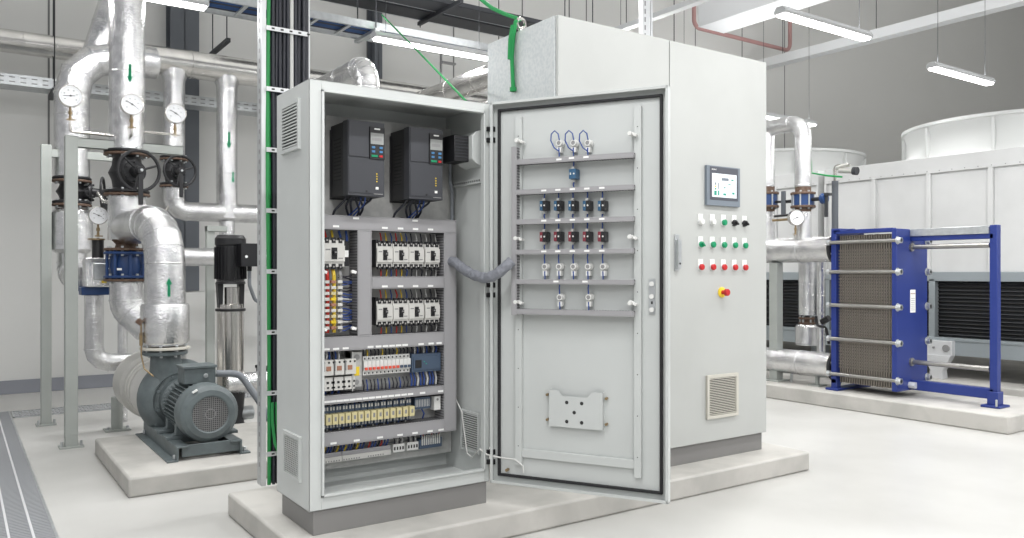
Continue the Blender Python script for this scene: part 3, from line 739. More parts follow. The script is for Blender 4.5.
# ------------------------------------------------------------------ CABLE RISER (vertical ladder with cables)
LY = 4.0
xl0 = P(259, 200, Y=LY).x; xl1 = P(307.5, 60, Y=LY).x
rz = thing('cable_riser', 'vertical cable ladder carrying dark and green cables beside the open cabinet', 'cable ladder', ((xl0+xl1)/2, LY, .11))
TOP = 3.6
def strut(x, w=.022, d=.062):
    b = MB('galv').box(x, x+.003, LY-d/2, LY+d/2, .11, TOP).m('galv_white').box(x, x+w, LY-d/2-.003, LY-d/2, .11, TOP).m('galv').box(x, x+w, LY+d/2, LY+d/2+.003, .11, TOP)
    b.m('midgrey')
    z = .2
    while z < TOP: b.box(x-.0008, x, LY-.006, LY+.006, z, z+.022); z += .05
    return b.build('side_rail', rz, world=True)
strut(xl0+.002); strut(xl1-.022)
zr0 = P(283, 331, Y=LY).z
k = -3
while zr0 + .3*k < TOP - .05:
    z = zr0 + .3*k; k += 1
    if z < .15: continue
    b = MB('galv_white').box(xl0+.02, xl1-.02, LY-.056, LY-.05, z-.011, z+.011).m('slot')
    for j in range(5): b.box(xl0+.045+j*.045, xl0+.060+j*.045, LY-.0568, LY-.056, z-.004, z+.004)
    b.build('rung', rz, world=True)
xc = xl0 + .045
def vcable(x, r, m_, y=LY-.008, wob=.003, zb=.112):
    ph = random.uniform(0, 6); pts = [(x + wob*math.sin(z*2.3+ph), y + wob*math.sin(z*3.1+ph), z) for z in [zb + (TOP-zb)*i/14 for i in range(15)]]
    MB(m_).tube(pts, r, 8).build('cable', rz, world=True)
vcable(xl0+.036, .0095, 'cable_green', wob=.005, y=LY-.036)
vcable(xl0+.048, .0075, 'cable_green', wob=.004, y=LY-.01)
for i in range(5): vcable(xl0+.062+i*.0175, .0085, 'cable', y=LY-.035 + .006*(i % 2))
vcable(xl0+.155, .011, 'w_white', y=LY-.036)
for i in range(4): vcable(xl0+.176+i*.0185, .0095, 'cable', y=LY-.035 + .006*(i % 2))
for i in range(9): vcable(xl0+.06+i*.02, .0105, 'cable', y=LY+.002)
# green cables leaving at the foot
for dx in (0, .022):
    MB('cable_green').tube([(xl0+.05+dx, LY-.05, .52), (xl0+.05+dx, LY-.055, .42), (xl0+.06+dx, LY-.06, .32), (xl0+.10+dx, LY-.09, .20), (xl0+.17+dx, LY-.12, .13)], .008, 8).build('cable', rz, world=True)

# ------------------------------------------------------------------ PIPE HELPERS
def fillet(pts, br, n=4):
    pts = [Vector(p) for p in pts]; out = [pts[0]]; marks = []
    for i in range(1, len(pts)-1):
        a, b_, c = pts[i-1], pts[i], pts[i+1]
        d1 = (a-b_).normalized(); d2 = (c-b_).normalized(); ang = d1.angle(d2)
        tl = min(br / math.tan(ang/2), (a-b_).length*.49, (c-b_).length*.49); rr = tl*math.tan(ang/2)
        p0 = b_ + d1*tl; p1 = b_ + d2*tl; cen = b_ + (d1+d2).normalized() * (rr / math.sin(ang/2))
        v0 = p0-cen; v1 = p1-cen; tot = v0.angle(v1); ax = v0.cross(v1).normalized()
        for k in range(n+1): out.append(cen + Matrix.Rotation(tot*k/n, 3, ax) @ v0)
        marks += [(p0, -d1), (p1, d2)]
    out.append(pts[-1]); return out, marks
def ipipe(pts, r, label, br=None, m='foil', n=4, band=.7, name='insulated_pipe', seg=32, group=None):
    br = br or r*2.2
    f, marks = fillet(pts, br, n); b = MB(m).tube(f, r, seg)
    for p, d in marks: b.torus(p, d, r*1.003, .0045, seg, 6)
    if m == 'foil' and r > .08:
        for i in range(1, len(f)-1): b.torus(f[i], (f[i+1]-f[i-1]), r*1.004, .003, seg, 6)
    for a, c in zip(pts, pts[1:]):
        a = Vector(a); c = Vector(c); L = (c-a).length; k = int(L/band)
        for i in range(1, k+1):
            p = a.lerp(c, i/(k+1))
            if all((p-mm[0]).length > r*1.2 for mm in marks) and all((p-Vector(q)).length > br for q in pts[1:-1]): b.torus(p, c-a, r*1.002, .004, seg, 6)
    return tag(b.build(name, sharp=14), label, 'pipe', group)
def flange(b, c, axis, r, th=.022, bolts=8, m='rust', bm='galv'):
    a, u, v = frame(axis); c = Vector(c)
    b.m(m).lathe([(0, -th/2), (r*.96, -th/2), (r, -th/2+.003), (r, th/2-.003), (r*.96, th/2), (0, th/2)], c, a, 32)
    b.m(bm)
    for k in range(bolts):
        t = 2*math.pi*(k+.5)/bolts; p = c + (u*math.cos(t)+v*math.sin(t))*r*.82
        b.cyl(p - a*(th/2+.013), p + a*(th/2+.013), .0095, n=6)
def gate_valve(cx, cy, z0, z1, r, wheel_dir, wr, label, wheel_at=None, lever=True, group='black handwheel valves on the silver risers'):
    t = thing('handwheel_valve', label, 'valve', (cx, cy, z0), 0, group)
    for zz in (z0+.024, z1-.024):
        b = MB('rust'); flange(b, (cx, cy, zz-.011), (0, 0, 1), r*1.22, .018); flange(b, (cx, cy, zz+.011), (0, 0, 1), r*1.20, .018, m='iron'); b.build('flange', t, world=True, bevel=.001)
    H = z1-z0; zm = (z0+z1)/2; w = Vector(wheel_dir).normalized()
    b = MB('iron').lathe([(r*.95, .03), (r*.74, .06), (r*.80, H*.35), (r*.98, H*.5), (r*.80, H*.65), (r*.74, H-.06), (r*.95, H-.03)], (cx, cy, z0), (0, 0, 1), 28)
    c = Vector((cx, cy, zm)); hub = wheel_at or (c + w*(r+.10))
    b.cyl(c, c + w*r*1.15, r*.55, r*.45, 24); flange(b, c + w*r*1.15, w, r*.62, .02, 6, 'iron', 'iron')
    b.m('iron').cyl(c + w*r*1.1, hub, r*.33, r*.26, 16)
    b.build('valve_body', t, world=True, bevel=.001)
    h = MB('iron').torus(hub, w, wr, wr*.085, 40, 10); a, u, v = frame(w)
    for k in range(3):
        th = R(20+120*k); d = u*math.cos(th)+v*math.sin(th); h.cyl(hub - w*.012, hub + d*wr*.97, wr*.06, wr*.055, 8)
    h.cyl(hub - w*.03, hub + w*.025, wr*.19, n=16).m('galv').cyl(hub + w*.025, hub + w*.04, wr*.08, n=6)
    h.build('handwheel', t, world=True)
    if lever:
        l0 = hub + w*.03
        MB('iron').cbox(l0 + Vector((0, 0, -wr*.88)), (.032, .014, wr*1.7)).cyl(l0 - w*.01, l0 + w*.014, .026, n=14).m('galv').cyl(l0 + w*.012, l0 + w*.022, .012, n=6).build('locking_lever', t, world=True, bevel=.003)
    return t
def gauge(c, r, label, stem, facing=(0, -1, 0), needle=-25, group='round white pressure gauges'):
    """c centre of the dial, stem = list of points from under the gauge to what carries it"""
    c = Vector(c); f_ = Vector(facing).normalized(); a, u, v = frame(f_)
    t = thing('pressure_gauge', label, 'pressure gauge', (c.x, c.y, c.z-r), 0, group)
    MB('steel').lathe([(0, -.045), (r*.92, -.045), (r*.96, -.04), (r*.96, 0), (r, .002), (r, .010), (r*.93, .012), (r*.93, .006), (0, .006)], c, f_, 40).build('case', t, world=True)
    MB('dial').cyl(c + f_*.006, c + f_*.0075, r*.925, n=40).build('dial_face', t, world=True)
    b = MB('black'); side = Vector((0, 0, 1)).cross(f_).normalized(); upv = Vector((0, 0, 1))
    for k in range(28):
        th = R(-135+270*k/27); d = side*math.sin(th)+upv*math.cos(th); L = .10 if k % 3 == 0 else .06
        p = c + f_*.0078 + d*r*(.80-L/2)
        M3 = Matrix((d.cross(f_), f_, d)).transposed(); b.cbox(p, (r*.018, .0005, r*L), M3)
    for dx, dz in ((-.45, -.30), (-.5, .2), (-.18, .5), (.25, .48), (.5, .15), (.45, -.32)): b.cbox(c + f_*.0078 + side*dx*r + upv*dz*r, (r*.09, .0005, r*.07), Matrix((side, f_, upv)).transposed())
    b.build('scale_marks', t, world=True)
    th = R(needle); d = side*math.cos(th)+upv*math.sin(th); M3 = Matrix((d, f_, d.cross(f_))).transposed()
    MB('black').cbox(c + f_*.010 - d*r*.12, (r*.95, .001, r*.045), M3).cyl(c + f_*.008, c + f_*.013, r*.08, n=12).build('needle', t, world=True)
    b = MB('brass').cyl(c + Vector((0, 0, -r*.9)) - f_*.02, c + Vector((0, 0, -r-.06)) - f_*.02, .007, n=10).cyl(c + Vector((0, 0, -r-.022)) - f_*.02, c + Vector((0, 0, -r-.045)) - f_*.02, .013, n=6).cyl(c + Vector((0, 0, -r-.055)) - f_*.02, c + Vector((0, 0, -r-.085)) - f_*.02, .009, n=10)
    b.box(c.x-.02, c.x+.03, c.y-.006+.02, c.y+.006+.02, c.z-r-.083, c.z-r-.075)
    b.build('gauge_cock', t, world=True)
    MB('steel').tube(fillet([c + Vector((0, 0, -r-.09)) - f_*.02] + [Vector(s_) for s_ in stem], .02, 4)[0], .0095, 10).build('sensing_tube', t, world=True)
    return t

# ------------------------------------------------------------------ LEFT PIPEWORK
P2 = Vector((P(127, 100, Y=6.13).x, 6.13, 0)); r2 = .115
P1 = Vector((P(72, 100, Y=7.13).x, 7.13, 0)); r1 = .126
YH = 7.78
def zat(py, x, y): # height of something at (x, y) seen at image row py
    f_ = x*CX + y*SX; return EYE + (273-py)*f_/FPX
zP2t = zat(150, P2.x, P2.y); zP2b = zat(197, P2.x, P2.y)
ipipe([(P2.x, P2.y, 5.2), (P2.x, P2.y, zP2t)], r2, 'thick silver vertical pipe nearest, rising out of the top', band=.62)
gate_valve(P2.x, P2.y, zP2b, zP2t, .122, (.18, -1, 0), .135, 'largest black handwheel valve, on the nearest thick silver riser')
z = zat(240, P2.x, P2.y)
ipipe([(P2.x, P2.y, zP2b), (P2.x, P2.y, z)], .121, 'short silver pipe section under the largest handwheel valve', band=9)
# discharge pipe from the pump bending to the riser
P5 = Vector((P(165, 270, Y=5.5).x, 5.5, 0)); r5 = .124
zE = zat(231, P2.x, P2.y)+.03
ipipe([(P5.x, P5.y, zat(345, P5.x, P5.y)), (P5.x, P5.y, zE+.01), (P2.x, P2.y+.01, zE-.01)], r5*.98, 'silver pump discharge pipe bending back into the riser', br=.26, n=5, band=9)
tag(MB('foil').lathe([(0, 0), (.136, 0), (.146, .012), (.146, .235), (.138, .25), (0, .25)], (P5.x, P5.y, zat(343, P5.x, P5.y)), (0, 0, 1), 36).build('pipe_sleeve', sharp=40), 'wider silver sleeve around the pump discharge pipe', 'pipe')
# green arrows on the pipes
def arrow(cx, cy, r, px, py0, py1, down, label):
    zc_ = zat((py0+py1)/2, cx, cy); h = abs(zat(py0, cx, cy) - zat(py1, cx, cy)); d = Vector((0-cx, 0-cy, 0)).normalized(); s_ = d.cross(Vector((0, 0, 1)))
    o_ = Vector((cx, cy, zc_)); x_off = (px - (512 + FPX*(SX*cx-CX*cy)/(CX*cx+SX*cy))) * (cx*CX+cy*SX)/FPX
    # s_ points to image left or right depending on the sign
    right = Vector((SX, -CX, 0)); o_ += right*x_off*1.0 + d*(math.sqrt(max(r*r-x_off*x_off, 0))+.003)
    w = h*.16; k = -1 if down else 1
    poly = [(-w*.45, -h/2), (w*.45, -h/2), (w*.45, h*.16), (w*1.1, h*.16), (0, h/2), (-w*1.1, h*.16), (-w*.45, h*.16)]
    poly = [(x, y*k) for x, y in poly]
    if down: poly.reverse()
    tag(MB('green').prism(poly, o_, right, (0, 0, 1), .0015).build('flow_arrow'), label, 'arrow sticker', 'green flow arrows on the pipes')
arrow(P2.x, P2.y, r2, 130, 68, 86, True, 'green arrow sticker on the nearest thick vertical pipe')
arrow(P5.x, P5.y, r5, 169, 278, 296, False, 'green arrow sticker on the pump discharge pipe')
# reducer, blue check valve
zb0 = zat(251, P2.x, P2.y); zb1 = zat(279, P2.x, P2.y)
t = thing('check_valve', 'blue check valve between rusty flanges under the riser', 'valve', (P2.x-.005, P2.y, zb1))
b = MB('rust').lathe([(.10, z-zb0+.0), (.07, (z-zb0)*.6), (.085, 0)], (P2.x, P2.y, zb0), (0, 0, 1), 28); b.build('reducer', t, world=True)
b = MB('bluevalve').lathe([(.115, .0), (.10, .03), (.112, .09), (.10, .16), (.115, .19)], (P2.x, P2.y, zb1), (0, 0, 1), 28)
for th in range(0, 360, 45): b.cyl((P2.x+.125*math.cos(R(th)), P2.y+.125*math.sin(R(th)), zb1), (P2.x+.125*math.cos(R(th)), P2.y+.125*math.sin(R(th)), zb0), .011, n=8)
b.m('label').box(P2.x-.08, P2.x-.05, P2.y-.113, P2.y-.111, zb1+.06, zb1+.075)
b.build('valve_body', t, world=True, bevel=.002)
for zz, m_ in ((zb0+.01, 'rust'), (zb0-.015, 'bluevalve'), (zb1+.015, 'bluevalve'), (zb1-.008, 'rust')):
    b = MB(m_); flange(b, (P2.x, P2.y, zz), (0, 0, 1), .148, .018, 8, m_); b.build('flange', t, world=True, bevel=.001)
ipipe([(P2.x, P2.y, zb1-.02), (P2.x, P2.y, zb1-.20), (P2.x+.13, P2.y-.08, zb1-.34)], .112, 'silver elbow under the blue check valve', br=.12, n=3, band=9)
# sensing bits between
tag(MB('steel').tube([P(146, 206, Y=6.0), P(152, 212, Y=5.9), P(165, 212, Y=5.8), P(168, 207, Y=5.85)], .010, 8).build('bent_rod'), 'small bent steel vent tube above the discharge elbow', 'tube')
tag(MB('steel').tube([P(98, 193, Y=6.5), P(103, 201, Y=6.4), P(113, 203, Y=6.2)], .012, 8).build('bent_tube'), 'small curved steel tube left of the riser below its valve', 'tube')

# P1 with its big elbow towards the header
zP1t = zat(177, P1.x, P1.y); zP1b = zat(207, P1.x, P1.y)
q = P(108, 55, Y=YH)
zel = zat(62, P1.x, P1.y)
ipipe([(P1.x, P1.y, zP1t), (P1.x, P1.y, zel+.06), (P1.x+.62, P1.y+.10, zel+.10)], r1, 'silver vertical pipe at left with a wide segmented elbow on top', br=.34, n=3, band=.55)
gate_valve(P1.x, P1.y, zP1b, zP1t, .115, (1, -.25, 0), .12, 'black handwheel valve on the leftmost silver pipe, wheel edge-on', lever=True)
# diagonal pipe climbing behind
da, db = P(97, 56, Y=7.32), P(126, -34, Y=7.32)
ipipe([tuple(da), tuple(db), tuple(db + Vector((.1, 0, .9)))], .112, 'silver pipe slanting up out of the picture behind the riser', br=.1, band=.3)
# header along the wall
qh = P(146, 58.4, Y=YH); zh = qh.z
ipipe([(qh.x-.35, YH, zh), (5.4, YH, zh)], .125, 'thick silver horizontal header pipe running right behind the riser', m='jacket', band=.8)
qf = P(30, 44, Y=8.65)
ipipe([(-1.6, 8.65, qf.z), (P(66, 50, Y=8.65).x+.35, 8.65, qf.z)], .105, 'silver horizontal pipe at the top left corner', m='jacket', band=.9)
# risers under the header
q3 = P(174, 120, Y=YH); q4 = P(227, 130, Y=YH)
zl = zat(213, q4.x, YH)
z3t = zat(156, q3.x, YH); z3b = zat(188, q3.x, YH)
def neck(x, rr): return MB('foil').lathe([(rr*1.22, .03), (rr*1.18, -.03), (rr, -.075), (rr, -.14)], (x, YH, zh-.10), (0, 0, 1), 28)
tag(neck(q3.x, .093).build('pipe_branch'), 'flared silver branch where the left thin riser meets the header', 'pipe')
tag(neck(q4.x, .093).build('pipe_branch'), 'flared silver branch where the right thin riser meets the header', 'pipe')
ipipe([(q3.x, YH, zh-.15), (q3.x, YH, z3t)], .093, 'thinner silver vertical pipe behind the third pressure gauge', band=9)
gate_valve(q3.x, YH, z3b, z3t, .10, (.12, -1, 0), .135, 'smaller black handwheel valve on the thin riser behind', wheel_at=Vector((P(180, 171, Y=YH-.3).x, YH-.3, P(180, 171, Y=YH-.3).z)))
ipipe([(q3.x, YH, z3b), (q3.x, YH, zl), (4.2, YH, zl)], .088, 'silver pipe turning from the thin riser to run right at mid height', br=.16, n=3, band=.7)
ipipe([(q4.x, YH, zh-.15), (q4.x, YH, zl-.05)], .093, 'thinner silver vertical pipe just left of the cable riser', band=.5)
arrow(q4.x, YH, .093, 229, 134, 150, True, 'upper green arrow sticker on the thin pipe by the cable riser')
arrow(q4.x, YH, .093, 233, 173, 184, True, 'lower green arrow sticker on the thin pipe by the cable riser')
arrow(P1.x, P1.y, r1, 70, 124, 137, True, 'green arrow sticker on the leftmost silver pipe')
ipipe([(q4.x, YH, zl-.08), (q4.x, YH, zat(236, q4.x, YH))], .07, 'silver stub above the black vertical pump motor', band=9)
zl2 = zat(257, P(200, 257, Y=YH-.5).x, YH-.5)
ipipe([(P(176, 257, Y=YH-.5).x, YH-.5, zl2), (3.8, YH-.5, zl2)], .078, 'silver horizontal pipe passing behind the black pump motor', band=.8)

# gauges
def gpt(px, py, Y): return P(px, py, Y=Y)
c1 = gpt(70.5, 96, 6.0); gauge(c1, .073, 'pressure gauge furthest left, in front of the leftmost pipe', [(c1.x, c1.y+.02, zat(131, c1.x, c1.y)), (P2.x-.10, c1.y+.04, zat(131, c1.x, c1.y)-.0)], needle=5)
c2 = gpt(132, 104.5, 5.92); gauge(c2, .073, 'pressure gauge in front of the nearest thick riser', [(c2.x, c2.y+.02, zat(135, c2.x, c2.y)), (c2.x, P2.y-.1, zat(136, c2.x, c2.y))], needle=-30)
c3 = gpt(175.5, 113.5, 6.08); zt3 = zat(134, c3.x, c3.y); gauge(c3, .072, 'pressure gauge in front of the thin riser with the smaller valve', [(c3.x, c3.y+.02, zt3), (P2.x+.10, c3.y+.04, zt3)], needle=-30)
c4 = gpt(98.5, 215.5, 6.25); gauge(c4, .063, 'lowest pressure gauge, left of the riser, above a black cylinder', [(c4.x, c4.y+.02, zat(238, c4.x, c4.y)), (c4.x+.002, c4.y+.02, zat(241, c4.x, c4.y))], needle=-25)

# lower left pipework below P1
zA_ = zat(215, P1.x, P1.y); zB_ = zat(256, P1.x, P1.y)
b = MB('foil').lathe([(0, 0), (.115, 0), (.145, -.04), (.150, zB_-zA_), (.11, zB_-zA_-.03), (0, zB_-zA_-.03)], (P1.x, P1.y, zA_+.05), (0, 0, 1), 32)
tag(b.build('insulated_casing', sharp=30), 'wide silver insulated casing under the leftmost handwheel valve', 'pipe')
LV = P(94, 300, Y=6.5)
ipipe([(P1.x, P1.y, zB_+.04), (P1.x, P1.y, zB_-.14), (LV.x-.02, 6.62, zat(280, LV.x, 6.6))], .105, 'silver elbow bending right at the foot of the leftmost pipe', br=.2, n=3, band=9)
zbv = zat(291, LV.x, 6.5); zlow = zat(362, LV.x, 6.5)
t = thing('control_valve', 'silver clad control valve with a black cylinder and blue base', 'valve', (LV.x, 6.5, zbv-.03))
MB('bluevalve').box(LV.x-.09, LV.x+.09, 6.42, 6.58, zbv-.028, zbv+.03).build('valve_base', t, world=True, bevel=.006)
MB('foil').box(LV.x-.07, LV.x+.10, 6.38, 6.56, zbv+.03, zat(258, LV.x, 6.5)).cbox((LV.x+.12, 6.42, zbv+.11), (.12, .09, .10)).m('galv').box(LV.x-.02, LV.x+.07, 6.36, 6.38, zbv+.08, zbv+.20).m('yellow').box(LV.x+.03, LV.x+.09, 6.36, 6.378, zbv+.06, zbv+.075).build('cladding', t, world=True, bevel=.012)
MB('iron').cyl((c4.x, c4.y+.03, zat(258, c4.x, c4.y)), (c4.x, c4.y+.03, zat(240, c4.x, c4.y)), .038, n=20).build('actuator', t, world=True)
MB('brass').cyl((c4.x-.01, c4.y+.03, zat(240, c4.x, c4.y)), (c4.x-.01, c4.y+.03, zat(238.5, c4.x, c4.y)), .055, n=20).build('top_flange', t, world=True)
ipipe([(LV.x, 6.5, zbv-.03), (LV.x, 6.5, zlow), (1.12, 6.5, zlow-.02)], .064, 'silver small pipe going down and turning right to the pump', br=.10, n=3, band=9)
ipipe([(P(122.5, 320, Y=6.9).x, 6.9, 1.0), (P(122.5, 320, Y=6.9).x, 6.9, .0)], .036, 'thin silver vertical pipe behind the pump suction', band=9)

# ------------------------------------------------------------------ PIPE RACK
pf = P(71, 447, Z=0); pr = P(46, 425, Z=0)
rk = thing('pipe_rack', 'grey green steel rack of two posts left of the silver pipes', 'pipe rack', (pf.x, (pf.y+pr.y)/2, 0))
zf = zat(136, pf.x, pf.y); zr_ = zat(145, pr.x, pr.y)
def post(p, ztop, w=.076):
    b = MB('rack').box(p.x-w/2, p.x+w/2, p.y-w/2, p.y+w/2, 0, ztop)
    b.build('post', rk, world=True, bevel=.004)
    b = MB('rack').box(p.x-w*.95, p.x+w*.95, p.y-w*.8, p.y+w*.8, 0, .012)
    for sx in (-1, 1): b.m('galv').cyl((p.x+sx*w*.75, p.y-.03, .012), (p.x+sx*w*.75, p.y-.03, .045), .008, n=8)
    b.build('foot_plate', rk, world=True, bevel=.001)
post(pf, zf); post(pr, zr_, .07)
b = MB('rack').box(pf.x+.03, pf.x+.70, pf.y-.03, pf.y-.026, zf-.075, zf-.01).box(pf.x+.03, pf.x+.70, pf.y-.03, pf.y+.02, zf-.014, zf-.01).box(pf.x+.03, pf.x+.70, pf.y-.03, pf.y+.02, zf-.075, zf-.071)
b.build('cross_beam', rk, world=True)
MB('rack').box(pr.x+.03, pr.x+.52, pr.y-.025, pr.y+.025, zr_-.09, zr_-.03).build('cross_beam', rk, world=True, bevel=.002)
# short white post under the suction pipe
fp = P(117, 430, Z=0)
b = MB('rack').cyl((fp.x, fp.y, 0), (fp.x, fp.y, .245), .040, n=20).box(fp.x-.085, fp.x+.085, fp.y-.07, fp.y+.07, 0, .012)
for sx in (-1, 1): b.m('galv').cyl((fp.x+sx*.065, fp.y-.04, .012), (fp.x+sx*.065, fp.y-.04, .035), .009, n=8)
tag(b.build('support_post', bevel=.002), 'short grey support post under the pale suction casing', 'support post')
# post carrying the mid height pipe right of the riser
q = P(210, 226, Y=7.55); zq = q.z
b = MB('rack').box(q.x-.035, q.x+.035, 7.52, 7.58, 0, zq).box(q.x-.035, q.x+.14, 7.50, 7.60, zq-.05, zq)
tag(b.build('pipe_support', bevel=.003), 'grey steel post behind the black vertical pump', 'support post')

# ------------------------------------------------------------------ MAIN PUMP AND MOTOR
MX, MZ = 1.205, .348
pm = thing('pump', 'grey centrifugal pump and motor on a steel base frame', 'pump', (MX, 5.2, .104))
ZK = .104
b = MB('motor')
for sx in (-1, 1):
    x0 = MX - .012 + sx*.175
    b.box(x0-.006, x0+.006, 4.76, 5.72, ZK, ZK+.085).box(min(x0, x0+sx*.055), max(x0, x0+sx*.055), 4.76, 5.72, ZK, ZK+.010).box(min(x0, x0-sx*.06), max(x0, x0-sx*.06), 4.76, 5.72, ZK+.075, ZK+.085)
b.box(MX-.16, MX+.16, 4.78, 4.80, ZK+.02, ZK+.085).box(MX-.16, MX+.16, 5.68, 5.70, ZK+.02, ZK+.085).box(MX-.16, MX+.16, 5.2, 5.22, ZK+.02, ZK+.085)
b.m('galv')
for sx in (-1, 1):
    for y in (4.80, 5.68): b.cyl((MX+sx*.195, y, ZK+.01), (MX+sx*.195, y, ZK+.035), .010, n=8)
b.build('base_frame', pm, world=True, bevel=.002)
ZT = ZK+.085; Y0 = 4.80
b = MB('motor').lathe([(0, .16), (.138, .16), (.138, .50), (.12, .53), (0, .53)], (MX, Y0, MZ), (0, 1, 0), 36)
for k in range(40):
    th = 2*math.pi*k/40
    if -2.0 < (th - 2*math.pi if th > math.pi else th) < -1.1: pass
    Mr = Matrix.Rotation(-th, 3, 'Y'); b.cbox(Vector((MX, Y0+.33, MZ)) + Mr @ Vector((.148, 0, 0)), (.030, .32, .006), Mr)
b.build('motor_body', pm, world=True)
b = MB('motor').lathe([(.100, .0), (.108, -.006), (.138, .0), (.160, .018), (.168, .045), (.168, .150), (.162, .156)], (MX, Y0, MZ), (0, 1, 0), 48)
b.m('motor').lathe([(.162, .156), (.162, .145), (.158, .05), (.148, .03), (.115, .01), (.100, .004), (.100, 0)], (MX, Y0, MZ), (0, 1, 0), 48)
b.m('label').cbox((MX-.085, Y0+.005, MZ+.138), (.03, .014, .01), Matrix.Rotation(R(-30), 3, 'Y'))
b.build('fan_cover', pm, world=True)
b = MB('motor_dk').cyl((MX, Y0+.030, MZ), (MX, Y0+.034, MZ), .112, n=40); b.m('midgrey')
for k in range(-9, 10):
    c = k*.0115; hl = math.sqrt(max(.108**2-c*c, 0)); b.box(MX+c-.0017, MX+c+.0017, Y0+.002, Y0+.005, MZ-hl, MZ+hl).box(MX-hl, MX+hl, Y0+.001, Y0+.004, MZ+c-.0017, MZ+c+.0017)
b.torus((MX, Y0+.002, MZ), (0, 1, 0), .028, .003, 20, 6)
o = b.build('fan_grille', pm, world=True)
b = MB('motor')
for sx in (-1, 1):
    for y in (5.02, 5.26):
        b = MB('motor'); b.prism([(-.05, 0), (.05, 0), (.05, .015), (.02, .03), (.018, .085), (-.018, .085), (-.02, .03), (-.05, .015)], (MX+sx*.125-.02*0, y-.02, ZT), (1, 0, 0), (0, 0, 1), -.05)
        b.box(MX+sx*.16-.045, MX+sx*.16+.045, y-.045, y+.05, ZT, ZT+.018)
        b.build('motor_foot', pm, world=True, bevel=.002)
b = MB('motor').box(MX-.10, MX+.08, 5.00, 5.17, MZ+.155, MZ+.245).box(MX-.108, MX+.088, 4.99, 5.18, MZ+.245, MZ+.260).m('galv').cyl((MX+.02, 4.99, MZ+.20), (MX+.02, 4.985, MZ+.20), .014, n=12).cyl((MX+.085, 5.07, MZ+.20), (MX+.11, 5.07, MZ+.20), .014, n=12)
b.build('terminal_box', pm, world=True, bevel=.006)
b = MB('conduit').tube(fillet([(MX+.10, 5.07, MZ+.20), (MX+.24, 5.06, MZ+.19), (MX+.34, 5.0, MZ+.02), (MX+.40, 4.98, .24), (MX+.62, 4.98, .14)], .09, 6)[0], .021, 12)
b.build('motor_cable', pm, world=True)
VY = 5.53; VX = MX - .02
b = MB('motor').lathe([(.10, -.22), (.14, -.20), (.135, -.10), (.19, -.085), (.22, -.06), (.242, -.03), (.248, .0), (.242, .035), (.22, .06), (.18, .08), (.11, .09), (.10, .13), (0, .13)], (VX, VY, MZ+.01), (0, 1, 0), 44)
b.lathe([(.17, 0), (.17, .02), (.0, .02)], (VX, VY-.115, MZ+.01), (0, 1, 0), 32)
for k in range(8):
    th = 2*math.pi*(k+.5)/8; p = Vector((VX+.155*math.cos(th), VY-.115, MZ+.01+.155*math.sin(th))); b.cyl(p, p+Vector((0, -.02, 0)), .009, n=6)
ztf = zat(347, P5.x, P5.y)
b.cyl((P5.x+.02, VY, MZ+.12), (P5.x, P5.y, ztf-.03), .11, .085, 28)
b.build('pump_casing', pm, world=True, bevel=.001)
b = MB('motor'); flange(b, (P5.x, P5.y, ztf-.035), (0, 0, 1), .135, .024, 8, 'motor'); flange(b, (P5.x, P5.y, ztf-.005), (0, 0, 1), .150, .018, 8, 'vent'); b.m('rust').cyl((P5.x, P5.y, ztf), (P5.x, P5.y, ztf+.04), .09, n=28)
b.build('discharge_flange', pm, world=True, bevel=.001)
b = MB('motor').box(VX-.10, VX-.06, VY-.06, VY+.04, ZT, MZ-.15).box(VX+.06, VX+.10, VY-.06, VY+.04, ZT, MZ-.15).box(VX-.15, VX-.04, VY-.07, VY+.06, ZT, ZT+.02).box(VX+.04, VX+.15, VY-.07, VY+.06, ZT, ZT+.02)
b.build('pump_feet', pm, world=True, bevel=.003)
b = MB('brass').tube([(P5.x-.15, P5.y-.05, ztf+.16), (P5.x-.15, P5.y-.06, ztf-.04), (P5.x-.14, P5.y-.1, ztf-.12), (P5.x-.09, P5.y-.12, ztf-.17)], .005, 8).cyl((P5.x-.15, P5.y-.05, ztf+.02), (P5.x-.15, P5.y-.05, ztf+.10), .010, n=10).m('rust').cbox((P5.x-.16, P5.y-.05, ztf+.17), (.035, .02, .035), Matrix.Rotation(R(40), 3, 'Y'))
tag(b.build('vent_tube'), 'brown copper vent tube beside the pump discharge flange', 'tube')
# pale suction casing behind the pump
b = MB('whitejacket').lathe([(0, 0), (.16, 0), (.19, .03), (.205, .05), (.205, .30), (.225, .33), (.225, .62), (.20, .66), (0, .66)], (VX-.05, 5.67, MZ+.03), (0, 1, 0), 40)
for y in (.12, .22, .33): b.torus((VX-.05, 5.67+y, MZ+.03), (0, 1, 0), .205, .006, 40, 6)
tag(b.build('insulated_casing', sharp=30), 'pale insulated suction casing behind the grey pump', 'pipe')

# ------------------------------------------------------------------ VERTICAL MULTISTAGE PUMP
VPc = P(230.5, 340, Y=5.95); vx, vy = VPc.x, 5.95
vp = thing('vertical_pump', 'slim stainless vertical pump with a black motor on top', 'pump', (vx, vy, 0))
def vz(py): return zat(py, vx, vy)
b = MB('iron').box(vx-.11, vx+.11, vy-.10, vy+.10, .0, .06).lathe([(.10, 0), (.085, .06), (.105, vz(388)-.06-.0)], (vx, vy, .06), (0, 0, 1), 28).m('galv').cyl((vx-.16, vy, .14), (vx+.16, vy, .14), .05, n=20)
b.build('pump_foot', vp, world=True, bevel=.004)
b = MB('steel').cyl((vx, vy, vz(388)), (vx, vy, vz(311)), .094, n=36)
for k in range(4):
    th = R(45+90*k); b.cyl((vx+.098*math.cos(th), vy+.098*math.sin(th), vz(388)), (vx+.098*math.cos(th), vy+.098*math.sin(th), vz(311)), .010, n=8)
b.build('stainless_sleeve', vp, world=True)
